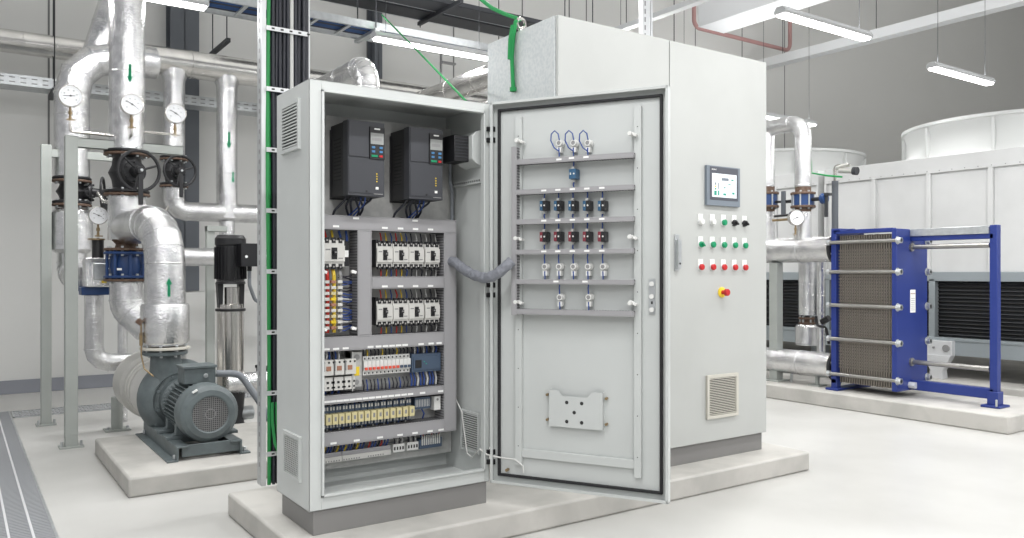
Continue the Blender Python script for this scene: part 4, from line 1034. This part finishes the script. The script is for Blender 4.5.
b = MB('iron').lathe([(0, 0), (.105, 0), (.105, .018), (.07, .02)], (vx, vy, vz(311)), (0, 0, 1), 30)
b.m('steel').cyl((vx, vy, vz(309)), (vx, vy, vz(304)), .088, n=30).cyl((vx+.01, vy-.01, vz(304)), (vx+.01, vy-.01, vz(287)), .055, n=24)
b.m('iron')
for sx in (-1, 1): b.prism([(0, 0), (.025, 0), (.03, vz(283)-vz(308)), (-.012, vz(283)-vz(308))], (vx+sx*.075-.012, vy-.03, vz(308)), (1, 0, 0), (0, 0, 1), -.06)
b.lathe([(0, 0), (.105, 0), (.10, .02), (.05, .02)], (vx, vy, vz(284)), (0, 0, 1), 30)
b.build('motor_stool', vp, world=True, bevel=.002)
b = MB('black').lathe([(0, 0), (.095, 0), (.10, .02), (.10, .25), (.108, .262), (.108, .305), (.09, .33), (0, .335)], (vx, vy, vz(281)), (0, 0, 1), 32)
for k in range(24):
    th = 2*math.pi*k/24; Mr = Matrix.Rotation(th, 3, 'Z'); b.cbox(Vector((vx, vy, vz(281)+.13)) + Mr @ Vector((.105, 0, 0)), (.014, .004, .23), Mr)
b.build('electric_motor', vp, world=True)
b = MB('black').box(vx+.02, vx+.175, vy-.20, vy-.09, vz(266.5), vz(244)).m('label').cyl((vx+.055, vy-.2005, vz(257)), (vx+.055, vy-.202, vz(257)), .010, n=12)
b.build('terminal_box', vp, world=True, bevel=.006)
MB('conduit').tube(fillet([(vx+.10, vy-.12, vz(264)), (vx+.10, vy-.12, vz(285)), (vx+.16, vy-.05, vz(300)), (vx+.24, vy-.02, vz(306))], .05, 5)[0], .013, 10).m('rubber').cyl((vx+.10, vy-.12, vz(264)), (vx+.10, vy-.12, vz(271)), .016, n=10).build('motor_cable', vp, world=True)
zz = zat(382, P(250, 382, Y=5.6).x, 5.6)
zz = P(250, 382, Y=5.84).z
ipipe([(P(226, 382, Y=5.84).x, 5.84, zz), (2.60, 5.84, zz), (2.60, 5.84, .0)], .072, 'silver pipe near the floor right of the motor', band=.7)
b = MB('iron').cyl((vx+.20, 5.98, vz(372)), (vx+.32, 5.98, vz(372)), .025, n=12).cyl((vx+.24, 5.98, vz(372)), (vx+.24, 5.98, vz(366)), .02, n=10).cyl((vx+.20, 5.98, .48), (vx+.20, 5.98, vz(370)), .014, n=10)
tag(b.build('small_valve'), 'small black valve beside the foot of the stainless pump', 'valve')

# ------------------------------------------------------------------ LEFT TRAYS, HANGERS, TOP ITEMS
def rodset(parent, pts, z0, z1=HC, r=.006):
    for x, y in pts: MB('dark').cyl((x, y, z0), (x, y, z1), r, n=6).build('hanger_rod', parent, world=True)
zc1 = P(30, 76, Y=8.35).z; zc0 = P(30, 90, Y=8.35).z
ct = thing('cable_tray', 'perforated galvanised cable tray along the left wall', 'cable tray', (1.6, 8.45, zc0))
b = MB('galv').box(-1.5, 5.2, 8.35, 8.353, zc0+.035, zc1).m('galv').box(-1.5, 5.2, 8.35, 8.60, zc0+.03, zc0+.034).box(-1.5, 5.2, 8.597, 8.60, zc0+.03, zc1).m('midgrey')
x = -1.4
while x < 5.1: 
    for zf_ in (.42, .74): b.box(x, x+.045, 8.3488, 8.35, zc0+(zc1-zc0)*zf_, zc0+(zc1-zc0)*zf_+.011)
    x += .085
b.build('tray', ct, world=True)
xb = P(54.5, 100, Y=8.30).x
for xx in (xb, xb+2.2, xb-1.5):
    MB('dark').box(xx-.02, xx+.02, 8.28, 8.66, zc0-.015, zc0+.03).build('bracket', ct, world=True)
    rodset(ct, [(xx, 8.30), (xx+.02, 8.64)], zc0)
# ladder tray with blue cables, above the cabinets
zt1 = zat(9, P(307, 10, Y=6.62).x, 6.62); zt0 = zt1 - .065
lt = thing('cable_ladder', 'galvanised overhead cable ladder carrying dark blue cables', 'cable ladder', (2.3, 6.8, zt0))
x0, x1 = P(190, 0, Y=6.62).x-1.2, 6.5
for y in (6.62, 6.98):
    MB('galv').box(x0, x1, y-.002, y+.002, zt0, zt1).box(x0, x1, y, y+.02, zt0, zt0+.003).box(x0, x1, y, y+.02, zt1-.003, zt1).build('side_rail', lt, world=True)
x = x0+.15
while x < x1:
    MB('galv').box(x-.015, x+.015, 6.62, 6.98, zt0+.004, zt0+.02).build('rung', lt, world=True); x += .3
for k in range(7):
    MB('cable_blue' if k % 3 else 'cable').tube([(x0, 6.66+.043*k, zt0+.035), ((x0+x1)/2, 6.665+.043*k, zt0+.034), (x1, 6.66+.043*k, zt0+.035)], .014, 8).build('cable', lt, world=True)
for xx in (1.2, P(376, 40, Y=6.6).x, 5.6): rodset(lt, [(xx, 6.60), (xx, 7.0)], zt0-.03); MB('galv').box(xx-.02, xx+.02, 6.57, 7.03, zt0-.03, zt0).build('support_bar', lt, world=True)
# dark trays higher up
zd = 3.91
for i, (ya, yb_) in enumerate(((7.16, 7.44), (7.50, 7.78))):
    dt = thing('cable_tray', ('nearer' if i == 0 else 'further') + ' of the two dark overhead cable trays', 'cable tray', (5, (ya+yb_)/2, zd), 0, 'dark overhead cable trays')
    MB('traydark').box(2.2, 9, ya, yb_, zd, zd+.003).box(2.2, 9, ya, ya+.003, zd, zd+.05).box(2.2, 9, yb_-.003, yb_, zd, zd+.05).m('galv').box(2.2, 9, yb_-.006, yb_, zd-.004, zd).build('tray', dt, world=True)
    for k in range(5): MB('cable').tube([(2.2, ya+.05+k*.06, zd+.02), (5.5, ya+.05+k*.06, zd+.021), (9, ya+.05+k*.06, zd+.02)], .02, 8).build('cable', dt, world=True)
hg = thing('tray_hanger', 'dark steel cross arm hanging under the dark cable trays', 'hanger', (4.17, 7.38, 3.82))
MB('traydark').box(4.15, 4.19, 6.93, 7.84, 3.865, 3.905).build('cross_arm', hg, world=True, bevel=.003)
rodset(hg, [(4.17, 6.96), (4.17, 7.81)], 3.84)
hg = thing('tray_hanger', 'hanger under the dark trays hidden by the tall cabinet', 'hanger', (7.2, 7.38, 3.82))
MB('traydark').box(7.18, 7.22, 6.93, 7.84, 3.865, 3.905).build('cross_arm', hg, world=True, bevel=.003)
rodset(hg, [(7.2, 6.96), (7.2, 7.81)], 3.84)
# hanger of the header
qa = P(219, 48, Y=8.2)
hg = thing('pipe_hanger', 'black hanger arm on two rods above the header pipe', 'hanger', (qa.x, 8.2, qa.z))
MB('dark').box(qa.x-.02, qa.x+.02, 7.86, 8.50, qa.z-.02, qa.z+.02).build('cross_arm', hg, world=True, bevel=.003)
rodset(hg, [(qa.x, 7.92), (qa.x, 8.44)], qa.z-.02)
# pipe with elbow above the open cabinet
ql = P(369, 80, Y=5.9)
zpe = zat(72, ql.x, 5.9)+.06
ipipe([(ql.x, 5.92, .0), (ql.x, 5.92, zpe), (ql.x, 8.0, zpe)], .092, 'silver elbow pipe showing just above the open cabinet roof', br=.17, n=5, band=.6)
# sloping pair of pipes left of tall cabinet
qs = P(470, 84, Y=6.3)
yb_ = P(545, 60, X=qs.x).y
ipipe([(qs.x, yb_, .0), (qs.x, yb_, qs.z), (qs.x, 7.6, qs.z)], .105, 'upper silver pipe slanting down between the two cabinets', m='jacket', band=.6)
ipipe([(qs.x+.06, yb_+.35, .0), (qs.x+.06, yb_+.35, qs.z-.26), (qs.x+.06, 7.4, qs.z-.26)], .09, 'lower silver pipe slanting down between the two cabinets', m='jacket', band=.6)
tt_ = thing('cable_trunking', 'thin pale trunking crossing above the tall cabinet roof', 'cable trunking', (5.46, 6, 3.56))
MB('fixture').box(5.42, 5.50, 2.6, 9.08, 3.57, 3.62).build('trunking', tt_, world=True, bevel=.003)
rodset(tt_, [(5.46, 8.2), (5.46, 6.9)], 3.62)
q = P(441, 75, Y=6.9)
hg = thing('pipe_hanger', 'thin grey hanger bracket between the two cabinets, under the light', 'hanger', (q.x, 6.9, q.z))
MB('midgrey').box(q.x-.008, q.x+.008, 6.89, 6.91, q.z-.35, zt0).build('strap', hg, world=True)
MB('midgrey').box(q.x, q.x+.16, 6.88, 6.92, P(441, 61, Y=6.9).z-.02, P(441, 61, Y=6.9).z).build('arm', hg, world=True)
# galvanised strut above the tall cabinet roof
q = P(634, 0, Y=3.75)
b = MB('galv_white').box(q.x-.035, q.x+.035, 3.64, 3.67, TZ1, 3.6).box(q.x+.04, q.x+.055, 3.64, 3.67, TZ1, 3.6).m('midgrey')
z = TZ1+.05
while z < 3.55: b.box(q.x-.015, q.x-.005, 3.6392, 3.64, z, z+.03); z += .05
b.m('cable_green').cyl((q.x+.035, 3.66, TZ1), (q.x+.035, 3.66, 3.6), .006, n=8)
tag(b.build('cable_ladder'), 'slotted white galvanised strut standing on the tall cabinet roof', 'cable ladder')
ad = thing('air_duct', 'large pale air duct near the ceiling right of the tall cabinet', 'duct', (8.3, 5, 4.4))
MB('fixture').box(8.05, 8.55, 1.5, 7.35, 4.4, 4.75).build('duct_body', ad, world=True, bevel=.006)
rodset(ad, [(8.1, 6.9), (8.5, 5.2)], 4.75)
# red sprinkler pipe
q1 = P(694, 27, Y=8.5); q2 = P(790, 54, Y=8.5)
tag(MB('redpipe').tube(fillet([(q1.x, 8.5, HC), (q1.x, 8.5, q1.z), (q2.x, 8.5, q1.z), (q2.x, 8.5, HC)], .12, 5)[0], .032, 12).build('sprinkler_pipe'), 'thin red sprinkler pipe near the ceiling behind the tall cabinet', 'pipe')
bt = thing('overhead_beam', 'pale horizontal tray high up right of the tall cabinet', 'cable tray', (10.95, 6.5, 4.55))
MB('fixture').box(10.85, 11.05, 4.4, 9.08, 4.52, 4.66).build('tray', bt, world=True, bevel=.004)
rodset(bt, [(10.95, 8.2), (10.95, 6.6), (10.95, 5)], 4.66)

# ------------------------------------------------------------------ PLATE HEAT EXCHANGER
hx = thing('heat_exchanger', 'blue plate heat exchanger with a long blue carrying frame', 'heat exchanger', (6.6, 3.7, .13))
Zp = .13
XA, XB = 6.36, 6.79          # across the plates
YFIX = P(834, 300, X=XA).y; YPR = P(893, 300, X=XA).y; YEND = P(998, 300, X=6.62).y
ZTOP = 1.53
b = MB('bluehx').box(XA, XB, YFIX-.02, YFIX+.03, Zp+.06, ZTOP).box(XA-.04, XB+.04, YFIX-.06, YFIX+.06, Zp, Zp+.02)
b.box(XA, XA+.06, YFIX-.03, YFIX+.03, Zp, Zp+.1).box(XB-.06, XB, YFIX-.03, YFIX+.03, Zp, Zp+.1)
b.box(XA, XB, YFIX-.06, YFIX+.03, ZTOP-.012, ZTOP+.02)
b.build('frame_plate', hx, world=True, bevel=.004)
b = MB('bluehx').box(XA-.02, XB+.02, YPR-.045, YPR, Zp+.055, ZTOP-.005)
b.build('pressure_plate', hx, world=True, bevel=.004)
b = MB('label').box(XB-.25, XB-.17, YPR-.0465, YPR-.045, .83, 1.02).m('orange').box(XB-.245, XB-.175, YPR-.0472, YPR-.0465, .985, .99).m('midgrey')
for k in range(7): b.box(XB-.24, XB-.18, YPR-.0472, YPR-.0465, .85+k*.016, .853+k*.016)
b.build('rating_label', hx, world=True)
XC = (XA+XB)/2
# end column and beams
b = MB('bluehx').box(XC-.03, XC+.03, YEND-.028, YEND+.028, Zp+.02, ZTOP+.0).box(XC-.085, XC+.085, YEND-.07, YEND+.07, Zp, Zp+.018).box(XC-.045, XC+.045, YEND-.04, YEND+.04, Zp+.018, Zp+.12)
b.m('galv').cyl((XC-.09, YEND-.05, Zp+.018), (XC-.09, YEND-.05, Zp+.07), .008, n=8)
b.build('end_column', hx, world=True, bevel=.004)
MB('bluehx').box(XC-.03, XC+.03, YEND, YPR+.30, ZTOP-.105, ZTOP-.066).m('galv').box(XC-.042, XC+.03, YEND+.03, YPR-.045, ZTOP-.066, ZTOP-.005).build('carrying_bar', hx, world=True, bevel=.003)
MB('rod').cyl((XC-.02, YEND+.03, ZTOP-.155), (XC-.02, YPR-.045, ZTOP-.155), .020, n=16).cyl((XC-.02, YPR-.06, ZTOP-.155), (XC-.02, YPR-.045, ZTOP-.155), .035, n=12).build('tie_bar', hx, world=True)
MB('rod').cyl((XC-.02, YEND+.03, .42), (XC-.02, YPR-.045, .42), .020, n=16).cyl((XC-.02, YPR-.06, .42), (XC-.02, YPR-.045, .42), .035, n=12).build('guide_bar', hx, world=True)
MB('bluehx').box(XC-.03, XC+.03, YEND, YFIX, Zp+.06, Zp+.14).build('bottom_bar', hx, world=True, bevel=.003)
# plate pack : thin corrugated plates with bent edges
yp0, yp1 = YPR+.002, YFIX-.025
n_pl = 46
b = MB('plates')
for k in range(n_pl):
    y = yp0 + (yp1-yp0)*(k+.5)/n_pl; dx = .010 if k % 2 else 0
    b.box(XA+.035+dx, XB-.05-dx, y-.0028, y+.0028, .20, ZTOP-.042)
b.m('slot').box(XA+.05, XB-.06, yp0, yp1, .21, ZTOP-.05)
for k in range(n_pl):
    y = yp0 + (yp1-yp0)*(k+.5)/n_pl
    b.m('plates' if k % 2 else 'dark')
    for j in range(44):
        z = .235 + j*.0275 + (.0137 if k % 2 else 0)
        if k % 2 and .33 < z < 1.36: b.box(XA+.030, XA+.046, y-.0045, y+.0045, z, z+.013)
b.build('plate_pack', hx, world=True)
for z in (.155+.06, .60, .955, 1.23, ZTOP-.02):
    pass
for i, py in enumerate((272+0, )): pass
for y_ in (238.5, 271.8, 307.2, 343, 380.5):
    z = zat(y_ if y_ != 238.5 else 240.5, XA-.01, YPR); 
    for sx, xx in ((0, XA-.012), (1, XB+.012)):
        b = MB('rod').cyl((xx, YPR-.10 + .02, z), (xx, YFIX+.05, z), .0155, n=12)
        b.m('galv').cyl((xx, YPR-.080, z), (xx, YPR-.045, z), .027, n=6).cyl((xx, YPR-.05, z), (xx, YPR-.045, z), .034, n=16).cyl((xx, YFIX+.03, z), (xx, YFIX+.055, z), .027, n=6)
        b.build('tightening_bolt', hx, world=True, bevel=.001)
for xx in (XA+.17, XA+.24):
    MB('galv_white').cyl((xx, YPR-.10, Zp+.10), (xx, YPR-.045, Zp+.10), .028, n=6).build('tightening_bolt', hx, world=True)
MB('bluehx').box(XA-.0, XA+.04, YFIX-.18, YFIX-.12, ZTOP-.005, ZTOP+.012).build('lifting_lug', hx, world=True, bevel=.002)
MB('bluehx').box(XA+.0, XA+.05, YPR, YFIX, ZTOP-.03, ZTOP+.005).build('top_bar', hx, world=True, bevel=.003)

# pipes to the exchanger ports
XP = XA + .12
zu = zat(249, XP, YFIX); zl_ = zat(367, XP, YFIX)
for z, lb in ((zu, 'upper thick silver pipe entering the blue heat exchanger'), (zl_, 'lower thick silver pipe entering the blue heat exchanger')):
    ipipe([(XP, YFIX+.09, z), (XP, 8.2, z)], .115, lb, band=.35)
    b = MB('iron'); flange(b, (XP, YFIX+.055, z), (0, 1, 0), .135, .03, 8, 'iron', 'galv'); b.m('jacket').cyl((XP, YFIX+.07, z), (XP, YFIX+.10, z), .12, n=28)
    tag(b.build('pipe_flange'), ('dark flange of the upper' if z == zu else 'dark flange of the lower') + ' pipe at the blue heat exchanger', 'flange')
# vertical right riser with elbow
def riser(px, lab, main=True):
    a_ = (px-512)/FPX; k_ = (a_*SX+CX)/(-a_*CX+SX); y = XP/k_; x = XP
    zv1 = zat(194.5, x, y); zv0 = zat(206, x, y); ztp = zat(122, x, y)
    ipipe([(x, y, zat(187, x, y)), (x, y, ztp), (x, y+ (1.4 if main else 1.0), ztp)], .075, 'silver riser with an elbow on top, ' + lab, br=.13, n=5, band=9)
    ipipe([(x, y, zu+.08), (x, y, zat(212, x, y))], .075, 'short silver stub below a blue valve, ' + lab, band=9)
    t = thing('butterfly_valve', 'blue butterfly valve with brown flanges, ' + lab, 'valve', (x, y, zv0))
    b = MB('rust').cyl((x, y, zv1), (x, y, zat(187, x, y)), .072, n=24).cyl((x, y, zat(212, x, y)), (x, y, zv0), .072, n=24)
    b.build('pipe_neck', t, world=True)
    for zz in (zv1+.008, zv0-.008):
        b = MB('rust'); flange(b, (x, y, zz), (0, 0, 1), .112, .022, 8); b.build('flange', t, world=True, bevel=.001)
    b = MB('bluevalve').cyl((x, y, zv0), (x, y, zv1), .098, n=28)
    for k in range(8): b.m('galv').cyl((x+.1*math.cos(R(45*k+22)), y+.1*math.sin(R(45*k+22)), zv0), (x+.1*math.cos(R(45*k+22)), y+.1*math.sin(R(45*k+22)), zv1), .008, n=6)
    b.build('valve_body', t, world=True)
    zm = (zv0+zv1)/2
    if main:
        b = MB('iron').cyl((x, y-.09, zm), (x, y-.20, zm), .018, n=10).m('bluevalve').cyl((x, y-.20, zm), (x, y-.24, zm), .05, n=14)
        b.m('dark').cbox((x-.01, y-.25, zm-.06), (.02, .03, .22)).box(x-.03, x+.01, y-.30, y-.23, zm+.02, zm+.045)
        b.build('valve_lever', t, world=True, bevel=.003)
    b = MB('iron').cyl((x, y+.09, zm), (x, y+.22, zm), .016, n=10).m('column').cbox((x-.02, y+.20, zm-.01), (.025, .04, .22)).m('iron').cyl((x, y+.2, zm), (x, y+.34, zm+.01), .012, n=8)
    b.build('valve_stem', t, world=True, bevel=.003)
    return x, y
x_, y_ = riser(803, 'right of the tall cabinet')
x0_, y0_ = riser(767, 'half hidden by the tall cabinet', False)
# lower riser behind
q = P(807.5, 290, X=XP+.45)
ipipe([(q.x, q.y, zu-.02), (q.x, q.y, zat(315, q.x, q.y))], .085, 'silver vertical pipe between the two thick exchanger pipes', band=.5)
b = MB('rust'); zq = zat(317, q.x, q.y); flange(b, (q.x, q.y, zq-.012), (0, 0, 1), .085, .02, 6); flange(b, (q.x, q.y, zq-.06), (0, 0, 1), .085, .02, 6); b.m('rust').cyl((q.x, q.y, zq-.06), (q.x, q.y, zq), .06, n=20); b.m('foil').lathe([(0, 0), (.10, 0), (.115, -.02), (.115, -.20), (.0, -.20)], (q.x, q.y, zq-.075), (0, 0, 1), 24)
tag(b.build('pipe_joint'), 'rusty pipe joint above a silver box between the exchanger pipes', 'flange')
q2_ = P(821, 300, X=XP+.35)
ipipe([(q2_.x, q2_.y, zat(262, q2_.x, q2_.y)), (q2_.x, q2_.y, .30)], .04, 'thin silver vertical pipe just left of the blue frame plate', band=.4)
b = MB('iron').tube(fillet([P(816, 316, X=XP+.2), P(817, 326, X=XP+.2), P(826, 327, X=XP+.2), P(829, 344, X=XP+.2)], .04, 4)[0], .014, 8).cyl(P(822, 322, X=XP+.2), P(829, 318, X=XP+.2), .03, n=12)
tag(b.build('small_valve'), 'small black drain valve left of the blue exchanger frame', 'valve')
# support stand for the exchanger pipes
q = P(776, 300, X=XP-.02)
b = MB('rack').box(q.x-.045, q.x+.045, q.y-.045, q.y+.045, Zp, zu-.115).box(q.x-.09, q.x+.09, q.y-.09, q.y+.09, Zp, Zp+.014).m('galv').box(q.x+.02, q.x+.04, q.y-.16, q.y-.14, Zp, .32)
tag(b.build('pipe_support', bevel=.003), 'grey steel stand under the exchanger pipes by the tall cabinet', 'support post')
q = P(821, 370, X=XP)
tag(MB('rack').cyl((XP, YFIX+.25, Zp), (XP, YFIX+.25, zl_-.11), .02, n=10).box(XP-.06, XP+.06, YFIX+.19, YFIX+.31, Zp, Zp+.012).build('pipe_support'), 'small foot under the lower pipe next to the blue exchanger', 'support post')
# gauge and brass cock at right
cg = P(796.5, 217.6, X=XP-.17)
gauge(cg, .072, 'pressure gauge turned sideways in front of the right riser', [(cg.x, cg.y+.02, zu+.14), (cg.x+.05, cg.y+.05, zu+.10)], facing=(-.45, -.89, 0), needle=20)
tag(MB('brass').cyl((cg.x, cg.y+.05, cg.z-.01), (cg.x, cg.y+.26, cg.z-.012), .012, n=10).m('iron').cyl((cg.x, cg.y+.05, cg.z+.03), (cg.x, cg.y+.24, cg.z+.025), .012, n=10).build('impulse_tube'), 'pair of short tubes behind the sideways pressure gauge', 'tube')
# dark grey vertical pipe with white fittings
q = P(835, 200, X=7.2)
t = thing('vent_pipe', 'dark grey lagged pipe with pale fittings behind the exchanger', 'pipe', (7.2, q.y, Zp))
MB('column').cyl((7.2, q.y, Zp), (7.2, q.y, P(835, 181, X=7.2).z), .032, n=16).build('lagging', t, world=True)
zt_ = P(835, 166, X=7.2).z
MB('steel').tube(fillet([(7.2, q.y, P(835, 181, X=7.2).z), (7.2, q.y, zt_), (7.2, q.y-.16, zt_-.01)], .03, 4)[0], .016, 10).build('bend', t, world=True)
b = MB('whitejacket').cyl((7.2, q.y-.05, zt_-.05), (7.2, q.y-.20, zt_-.07), .026, n=14).cyl((7.2, q.y-.02, zt_-.02), (7.2, q.y-.14, zt_+.0), .022, n=12).m('dark').cyl((7.2, q.y-.20, zt_-.07), (7.2, q.y-.24, zt_-.075), .04, n=14)
b.build('fitting', t, world=True)
tag(MB('strap').tube([P(811, 160, X=6.9), P(811.5, 173, X=6.9), P(826, 175.5, X=7.0), P(842, 177, X=7.17)], .009, 8).build('green_hose'), 'thin green hose between the right riser and the lagged pipe', 'hose')
t_ = P(816, 234, X=6.9)

# ------------------------------------------------------------------ COOLING TOWERS
def tower(y0, y1, yc, label):
    t = thing('cooling_tower', label, 'cooling tower', (9.3, (y0+y1)/2, .13), 0, 'white cooling towers')
    X0, X1 = 8.0, 10.7
    b = MB('towerw').box(X0, X1, y0, y1, 1.17, 2.16).box(X0-.03, X1, y0-.0, y1, 2.15, 2.31)
    n = 5
    for k in range(n+1):
        y = y0 + (y1-y0)*k/n; b.box(X0-.035, X0, max(y-.022, y0), min(y+.022, y1), 1.17, 2.15)
    b.m('midgrey')
    for k in range(24):
        y = y0 + (y1-y0)*(k+.5)/24; b.cyl((X0-.036, y, 2.17), (X0-.03, y, 2.17), .006, n=6)
    b.build('casing', t, world=True, bevel=.006)
    b = MB('tower_fr').box(X0-.03, X0+.05, y0, y1, 1.08, 1.17).box(X0-.03, X0+.02, y0, y1, .36, .53).box(X0-.04, X0+.05, y0, y1, .50, .53)
    for y in (y0+.03, y1-1.20, y1-.03): b.box(X0-.03, X0+.05, y-.03, y+.03, .5, 1.1)
    b.box(X0+.05, X1, y0, y0+.03, .36, 1.17).box(X0+.05, X1, y1-.03, y1, .36, 1.17)
    b.build('basin_frame', t, world=True, bevel=.003)
    b = MB('dark').box(X0+.06, X0+.08, y0+.03, y1-.03, .52, 1.09)
    for k in range(15): b.m('slot' if k % 2 else 'dark').cbox((X0+.045, (y0+y1)/2, .55+k*.036), (.03, y1-y0-.08, .006), Matrix.Rotation(R(30), 3, 'Y'))
    b.build('air_louvre', t, world=True)
    for y in (y0+.25, y1-.3):
        MB('tower_fr').box(X0+.3, X0+.45, y-.07, y+.07, .13, .37).build('foot', t, world=True, bevel=.004)
    b = MB('cowl').lathe([(1.13, 0), (1.10, .03), (1.07, .12), (1.07, .28), (1.10, .36), (1.12, .37), (1.12, .40), (1.08, .40), (1.03, .28), (1.03, .05), (1.08, .0)], (9.3, yc, 2.31), (0, 0, 1), 72)
    for k in range(10):
        th = 2*math.pi*(k+.35)/10; Mr = Matrix.Rotation(th, 3, 'Z'); b.cbox(Vector((9.3, yc, 2.49)) + Mr @ Vector((1.09, 0, 0)), (.05, .025, .35), Mr)
    b.m('dark')
    b.build('fan_cowl', t, world=True)
    b = MB('midgrey').cyl((9.3, yc, 2.33), (9.3, yc, 2.55), .14, n=20)
    for k in range(6):
        Mr = Matrix.Rotation(R(60*k), 3, 'Z') @ Matrix.Rotation(R(18), 3, 'X'); b.cbox(Vector((9.3, yc, 2.5)) + Matrix.Rotation(R(60*k), 3, 'Z') @ Vector((.55, 0, 0)), (.85, .18, .012), Mr)
    b.build('fan', t, world=True)
    return t
tower(2.5, 5.42, 4.0, 'nearer white cooling tower with the larger round fan cowl, at right')
tower(5.50, 8.42, 7.05, 'further white cooling tower partly hidden by the tall cabinet')
q = P(937, 350, X=7.9)
b = MB('galv_white').box(7.90, 7.97, q.y-.14, q.y+.14, .36, .50).prism([(-.14, 0), (.14, 0), (.06, -.15), (.07, -.23), (-.07, -.23), (-.06, -.15)], (7.88, q.y, .36), (0, 1, 0), (0, 0, 1), .09).m('midgrey').cyl((7.90, q.y-.09, .43), (7.885, q.y-.09, .43), .035, n=16).cyl((7.90, q.y+.03, .43), (7.885, q.y+.03, .43), .012, n=8)
tag(b.build('vibration_mount', bevel=.003), 'pale grey vibration mount under the nearer cooling tower', 'bracket')

# ------------------------------------------------------------------ world, camera, colour
w = bpy.data.worlds.new('World'); S.world = w; w.use_nodes = True
w.node_tree.nodes['Background'].inputs[0].default_value = (.97, .98, 1, 1)
w.node_tree.nodes['Background'].inputs[1].default_value = 0.42
cam = bpy.data.cameras.new('Camera'); cam.sensor_width = 36; cam.lens = 36*FPX/1024; cam.clip_start = .05; cam.clip_end = 100
cam.shift_y = (273-269)/1024.0
co = bpy.data.objects.new('Camera', cam); C.objects.link(co); co.location = (0, 0, EYE)
co.rotation_euler = (R(90), 0, -math.atan2(CX, SX))
S.camera = co
S.view_settings.view_transform = 'Standard'; S.view_settings.look = 'None'; S.view_settings.gamma = 1
S.view_settings.exposure = 0.0; S.view_settings.use_curve_mapping = False
S.cycles.use_denoising = True
S.cycles.max_bounces = 8; S.cycles.diffuse_bounces = 5; S.cycles.glossy_bounces = 4
